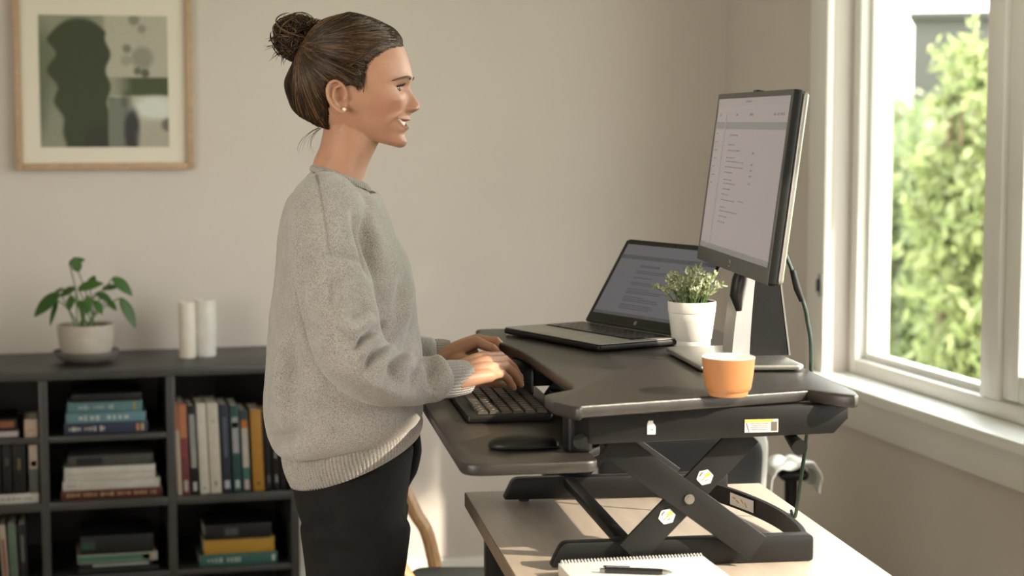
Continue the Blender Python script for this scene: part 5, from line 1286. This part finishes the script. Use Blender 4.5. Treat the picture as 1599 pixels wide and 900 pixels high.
b = MB().tube(smooth_path([PL(650, 672, .67), PL(649, 698, .67), PL(644, 726, .67), PL(635, 752, .67), PL(628, 775, .67)], 5), np.interp(np.linspace(0, 1, 21), [0, .3, .6, 1], [.005, .0115, .0115, .003]), 12); b.build('pocket_edge', denim, jo, smooth=180)
for sg in (-1, 1):
    b = MB(); rr = []
    for (x, hw, h) in ((-.085, .020, .05), (-.075, .032, .075), (-.03, .036, .080), (.02, .037, .075), (.07, .043, .052), (.115, .043, .042), (.150, .034, .034), (.165, .015, .022)):
        a = np.linspace(0, 2*math.pi, 24, endpoint=False); rr.append(np.stack([0*a+x+(0 if sg < 0 else .012), sg*.09+hw*np.cos(a), np.maximum(.012, h*.5+h*.5*np.sin(a))], 1))
    b.rings(rr); b.build('shoe', mat('black_shoe_leather', (.02, .02, .02), .5), person, smooth=60)
    MB().prism(rpoly([(-.09, sg*.09-.034), (.12, sg*.09-.044), (.17, sg*.09), (.12, sg*.09+.044), (-.09, sg*.09+.034)], .03), .0, .014, .003).build('shoe_sole', mat('shoe_sole', (.25, .24, .22), .7), person)

# ---- hair
HF = [(74, 430), (86, 500)]
def hair_ring(zf, n):
    """hair follows the skull rings, pushed out to the traced outline"""
    return None
TOPZ = [(300, 158), (340, 120), (380, 97), (430, 74), (470, 86), (500, 102), (560, 118), (600, 132), (640, 156), (680, 192), (692, 214)]
hair_v = []; 
hzf = np.concatenate([np.linspace(60, 120, 26), np.linspace(124, 690, 110)])
HXB = [60, 86, 100, 130, 170, 215, 250, 300, 340, 370, 400, 430, 470, 500, 530, 560, 590]
HXV = [428, 360, 330, 285, 245, 214, 196, 168, 148, 135, 132, 137, 150, 164, 186, 222, 290]
HBW = [60, 74, 100, 140, 180, 215, 260, 310, 360, 420, 480, 540, 600, 692]
HWV = [.010, .042, .062, .073, .0775, .081, .0835, .0850, .0850, .0835, .079, .072, .062, .05]
HXF = [60, 74, 86, 100, 120, 140, 160, 190, 215, 260, 300, 692]
HXU = [438, 490, 534, 576, 612, 640, 660, 684, 694, 708, 712, 712]
NH = 160; rgh = []
for z in hzf:
    zb = 60+(z-60)*(590-60)/(690-60); xf = sitp(z, HXF, HXU); xb = sitp(zb, HXB, HXV); w = sitp(z, HBW, HWV); xc = 440
    a = np.linspace(0, 2*math.pi, NH, endpoint=False); c, s = np.cos(a), np.sin(a)
    X = np.where(c >= 0, (xf-xc), (xc-xb))*np.sign(c)*np.abs(c)**(2/2.2)*M3+(xc-450)*M3; Y = w*np.sign(s)*np.abs(s)**(2/2.2)
    zx = X/M3+450; u = np.clip((zx-xb)/(xf-xb), 0, 1); rgh.append(np.stack([X, Y, (400-(zb+(z-zb)*u))*M3], 1))
HV = np.concatenate(rgh); HZX, HZY = HV[:, 0]/M3+450, 400-HV[:, 2]/M3
LINE = [(720, 40), (706, 214), (672, 222), (636, 236), (600, 262), (560, 300), (545, 350), (536, 385), (520, 412), (500, 418), (478, 392), (455, 378), (415, 380), (385, 392), (368, 430), (362, 500), (352, 560), (338, 604), (318, 625)]
def hairline_sd(zx, zy):
    """signed distance to the hairline, positive on the hair side"""
    d, t_ = dist_poly(zx, zy, LINE); inside = np.zeros(len(zx), bool); poly = LINE+[(60, 660), (60, 20)]
    for i in range(len(poly)):
        (x1, y1), (x2, y2) = poly[i], poly[(i+1) % len(poly)]; cnd = ((y1 > zy) != (y2 > zy)); xx = (x2-x1)*(zy-y1)/(y2-y1+1e-9)+x1; inside ^= cnd & (zx < xx)
    return np.where(inside, d, -d)
sd = hairline_sd(HZX, HZY)
# near the hairline the hair sinks into the scalp
scalp = [np.array(q[0]) if q[0] is not None else None for q in (bvh_b.find_nearest(Vector(h2p(p))) for p in HV)]
scalp = p2h(np.array(scalp)); blend = sm(0, 34, sd)
dirn = HV-scalp; HV2 = scalp+dirn*(.10+.90*blend)[:, None]-(1-blend)[:, None]*0
lump = np.array([noise.noise(Vector((p[0]*26, p[1]*26, p[2]*26)))*.0035 for p in HV2])*blend
HV2 = HV2+(HV2/np.linalg.norm(HV2, axis=1)[:, None])*lump[:, None]
keep = sd > -6; NRh = len(hzf); fs = []
for i in range(NRh-1):
    for j in range(NH):
        q = (i*NH+j, i*NH+(j+1) % NH, (i+1)*NH+(j+1) % NH, (i+1)*NH+j)
        if all(keep[k] for k in q): fs.append(q)
fs.append(tuple(range(NH))[::-1])
hairm = mat('dark_brown_hair', (.026, .0145, .008), .55, var=.5, vscale=70, stretch=(1, 1, 1), bump=.5, bscale=260, spec=.06)
strandm = bpy.data.materials.new('brown_hair_strand'); strandm.use_nodes = True
_nt = strandm.node_tree; _b = _nt.nodes['Principled BSDF']; _b.inputs['Roughness'].default_value = .38; _b.inputs['Specular IOR Level'].default_value = .3
_g = _nt.nodes.new('ShaderNodeNewGeometry'); _r = _nt.nodes.new('ShaderNodeValToRGB'); _r.color_ramp.elements[0].color = (.017, .0095, .0055, 1); _r.color_ramp.elements[1].color = (.165, .088, .042, 1)
_e = _r.color_ramp.elements.new(.6); _e.color = (.040, .022, .0115, 1); _nt.links.new(_g.outputs['Random Per Island'], _r.inputs[0]); _nt.links.new(_r.outputs[0], _b.inputs['Base Color'])
# drop unused vertices
used = sorted({k for q in fs for k in q}); mp_ = {k: i for i, k in enumerate(used)}
hp = h2p(HV2)
hm = MB().add([hp[k] for k in used], [[mp_[k] for k in q] for q in fs])
ho = hm.build('hair', [hairm], person, smooth=180, fix=False)
bvh_h = BVHTree.FromPolygons([tuple(q) for q in hp], [q for q in fs if len(q) == 4]+[])
BUN = np.array([232., 222.])
rg4 = np.random.default_rng(21); stv = MB(); strv = MB()
def on_cap(zx, zy, sg, lift):
    o_ = h2p(hz(zx, zy, sg*.3)); d_ = Vector(h2p(hz(zx, zy, 0))-o_).normalized(); hit = bvh_h.ray_cast(Vector(o_), d_, .3)
    if hit[0] is None: return None
    return np.array(hit[0])-np.array(d_)*lift
LP = smooth_path(np.array(LINE[1:]+[(300, 600), (262, 585), (225, 568), (195, 548)], float), 8)
def strand(p0, p1, sag, sg, r_, lift, ncol=14):
    mid = (p0+p1)/2; n_ = np.array([-(p1-p0)[1], (p1-p0)[0]]); n_ /= np.linalg.norm(n_)+1e-9
    P = bez(p0, mid+n_*sag, p1, ncol); pts = []
    for i, q in enumerate(P):
        w = on_cap(q[0], q[1], sg, lift*(.55+.45*math.sin(math.pi*i/(ncol-1))))
        if w is not None: pts.append(w)
    if len(pts) > 5: strv.tube(pts, np.interp(np.linspace(0, 1, len(pts)), [0, .2, .8, 1], [r_*.8, r_, r_, r_*.5]), 5)
for k in range(2600):
    sg = -1 if k % 3 else 1; i = rg4.integers(0, len(LP)); p0 = LP[i].copy()
    inward = ((np.array([400., 150.]) if p0[0] > 545 and p0[1] < 340 else np.array([400., 330.]))-p0); inward /= np.linalg.norm(inward); p0 += inward*(rg4.uniform(0, 1)**2*115-4)
    if rg4.uniform() < .35: p0 = np.array([rg4.uniform(300, 690), rg4.uniform(80, 300)])
    end = BUN+rg4.normal(0, 16, 2); above = p0[1] < 250
    strand(p0, end, rg4.normal(0, 10)+(-18 if p0[1] > 330 else 14), sg, rg4.uniform(.0004, .0011), rg4.uniform(.0008, .0034))
strv.build('hair_strands', strandm, ho, smooth=180, fix=False)
bn = MB(); bc_ = h2p(hz(190, 178)); 
bn.ball(bc_, (.0235, .027, .0245), u=28, v=18); bn.ball(h2p(hz(245, 205)), (.022, .026, .022), u=24, v=14)
for k in range(11):
    ax = rg4.normal(0, 1, 3); ax /= np.linalg.norm(ax); u_ = np.cross(ax, rg4.normal(0, 1, 3)); u_ /= np.linalg.norm(u_); v_ = np.cross(ax, u_); a0, a1 = rg4.uniform(0, 6.28), rg4.uniform(2.0, 4.0)
    bn.tube([bc_+ax*rg4.uniform(-.006, .006)+(u_*math.cos(a0+a1*i/13)+v_*math.sin(a0+a1*i/13))*.0245 for i in range(14)], np.interp(np.linspace(0, 1, 14), [0, .3, .7, 1], [.003, .0075, .0075, .003]), 10)
bun = bn.build('bun', hairm, ho, smooth=180)
bs_ = MB()
for k in range(460):                                            # loops of hair wound round the bun
    ax = rg4.normal(0, 1, 3); ax /= np.linalg.norm(ax); u_ = np.cross(ax, rg4.normal(0, 1, 3)); u_ /= np.linalg.norm(u_); v_ = np.cross(ax, u_)
    a0, a1 = rg4.uniform(0, 6.28), rg4.uniform(1.2, 3.6); R_ = rg4.uniform(.0285, .0365); off = ax*rg4.normal(0, .010)+rg4.normal(0, .0015, 3)
    if k % 6 == 0: R_ *= 1.08
    n_ = 16; pts = []
    for i in range(n_):
        a = a0+a1*i/(n_-1); w_ = 1+.05*math.sin(3*a+k)+(.14*max(0, i/(n_-1)-.75) if k % 9 == 0 else 0); pts.append(bc_+off+(u_*math.cos(a)+v_*math.sin(a))*R_*w_)
    rr_ = rg4.uniform(.0005, .0015); bs_.tube(pts, np.interp(np.linspace(0, 1, n_), [0, .15, .85, 1], [rr_*.4, rr_, rr_, rr_*.2]), 5)
for k in range(70):                                             # curled ends sticking out
    a = rg4.uniform(0, 6.28); d_ = np.array([math.cos(a), 0, math.sin(a)]); dd = HR@(d_+np.array([0, rg4.normal(0, .5), 0])); dd /= np.linalg.norm(dd)
    p0 = bc_+dd*.028; side = np.cross(dd, rg4.normal(0, 1, 3)); side /= np.linalg.norm(side); l = rg4.uniform(.006, .014)
    bs_.tube(bez(p0, p0+dd*l+side*l*.5, p0+dd*l*.6+side*l*1.6, 9), np.linspace(.0009, .0002, 9), 5)
for (a, b2, c_, d_) in (((150, 235), (100, 240), (80, 285), .0013), ((165, 245), (120, 262), (136, 302), .0014), ((140, 215), (60, 215), (48, 225), .0007), ((150, 180), (85, 170), (60, 190), .0008), ((215, 235), (210, 270), (180, 298), .0011), ((270, 130), (320, 70), (315, 120), .0012), ((262, 120), (300, 78), (290, 105), .0012)):
    for q in range(4): bs_.tube(bez(h2p(hz(a[0]+rg4.normal(0, 4), a[1]+rg4.normal(0, 4), rg4.normal(0, .01))), h2p(hz(b2[0]+rg4.normal(0, 7), b2[1]+rg4.normal(0, 7), rg4.normal(0, .012))), h2p(hz(c_[0]+rg4.normal(0, 8), c_[1]+rg4.normal(0, 8), rg4.normal(0, .012))), 12), np.linspace(d_, .0002, 12), 5)
bs_.build('bun_strands', strandm, bun, smooth=180, fix=False)
ls = MB()                                                       # loose hairs at the nape, temple and crown
for (a, b2, c_, y_, n_) in (((300, 596), (210, 640), (205, 705), -.02, 3), ((305, 598), (232, 660), (270, 720), -.01, 2), ((290, 600), (225, 620), (200, 690), .01, 2), ((310, 600), (255, 640), (250, 700), -.03, 2)):
    for q in range(n_): ls.tube(bez(h2p(hz(a[0]+rg4.normal(0, 5), a[1], y_)), h2p(hz(b2[0]+rg4.normal(0, 8), b2[1]+rg4.normal(0, 6), y_+rg4.normal(0, .004))), h2p(hz(c_[0]+rg4.normal(0, 8), c_[1]+rg4.normal(0, 8), y_)), 14), np.linspace(.00035, .0001, 14), 4)
for k in range(60):
    zx_ = rg4.uniform(330, 690); zt = np.interp(zx_, [q[0] for q in TOPZ], [q[1] for q in TOPZ]); y_ = rg4.normal(0, .02)
    ls.tube(bez(h2p(hz(zx_, zt+12, y_)), h2p(hz(zx_-15, zt-rg4.uniform(0, 8), y_)), h2p(hz(zx_-rg4.uniform(30, 60), zt+rg4.uniform(0, 10), y_)), 8), np.linspace(.0003, .0001, 8), 4)
for k in range(26):
    p0 = np.array([rg4.uniform(560, 605), rg4.uniform(212, 240)]); p1 = np.array([rg4.uniform(430, 480), rg4.uniform(290, 330)]); m_ = (p0+p1)/2+np.array([rg4.uniform(5, 25), rg4.uniform(5, 30)])
    pts = [on_cap(q[0], q[1], -1, .003) for q in bez(p0, m_, p1, 12)]; pts = [q for q in pts if q is not None]
    if len(pts) > 5: ls.tube(pts, np.linspace(.0006, .0003, len(pts)), 4)
for k in range(14):
    p0 = h2p(hz(rg4.uniform(520, 545), rg4.uniform(330, 400), -.074)); p1 = h2p(hz(rg4.uniform(505, 540), rg4.uniform(420, 440), -.0745)); ls.tube(bez(p0, (p0+p1)/2+[.004, -.001, 0], p1, 8), np.linspace(.0006, .0002, 8), 4)
def on_head(zx, zy, sg, lift):
    q = on_cap(zx, zy, sg, lift)
    if q is not None: return q
    o_ = h2p(hz(zx, zy, sg*.3)); d_ = Vector(h2p(hz(zx, zy, 0))-o_).normalized(); hit = bvh_b.ray_cast(Vector(o_), d_, .3)
    return None if hit[0] is None else np.array(hit[0])-np.array(d_)*lift
LB = smooth_path(np.array(LINE[1:10], float), 20)
for k in range(420):                                            # fine baby hairs along the hairline
    p0 = LB[rg4.integers(0, len(LB))]; inn = np.array([400., 170.])-p0; inn /= np.linalg.norm(inn); tn = np.array([-inn[1], inn[0]])
    a = p0-inn*rg4.uniform(0, 13)+tn*rg4.normal(0, 3); c_ = p0+inn*rg4.uniform(18, 46)+tn*rg4.normal(0, 8)
    pts = [on_head(q[0], q[1], -1 if k % 3 else 1, .0007+.0012*i/7) for i, q in enumerate(bez(a, (a+c_)/2+tn*rg4.normal(0, 4), c_, 8))]
    pts = [q for q in pts if q is not None]
    if len(pts) > 4: ls.tube(pts, np.linspace(.00012, .00045, len(pts)), 4)
ls.build('loose_strands', strandm, ho, smooth=180, fix=False)
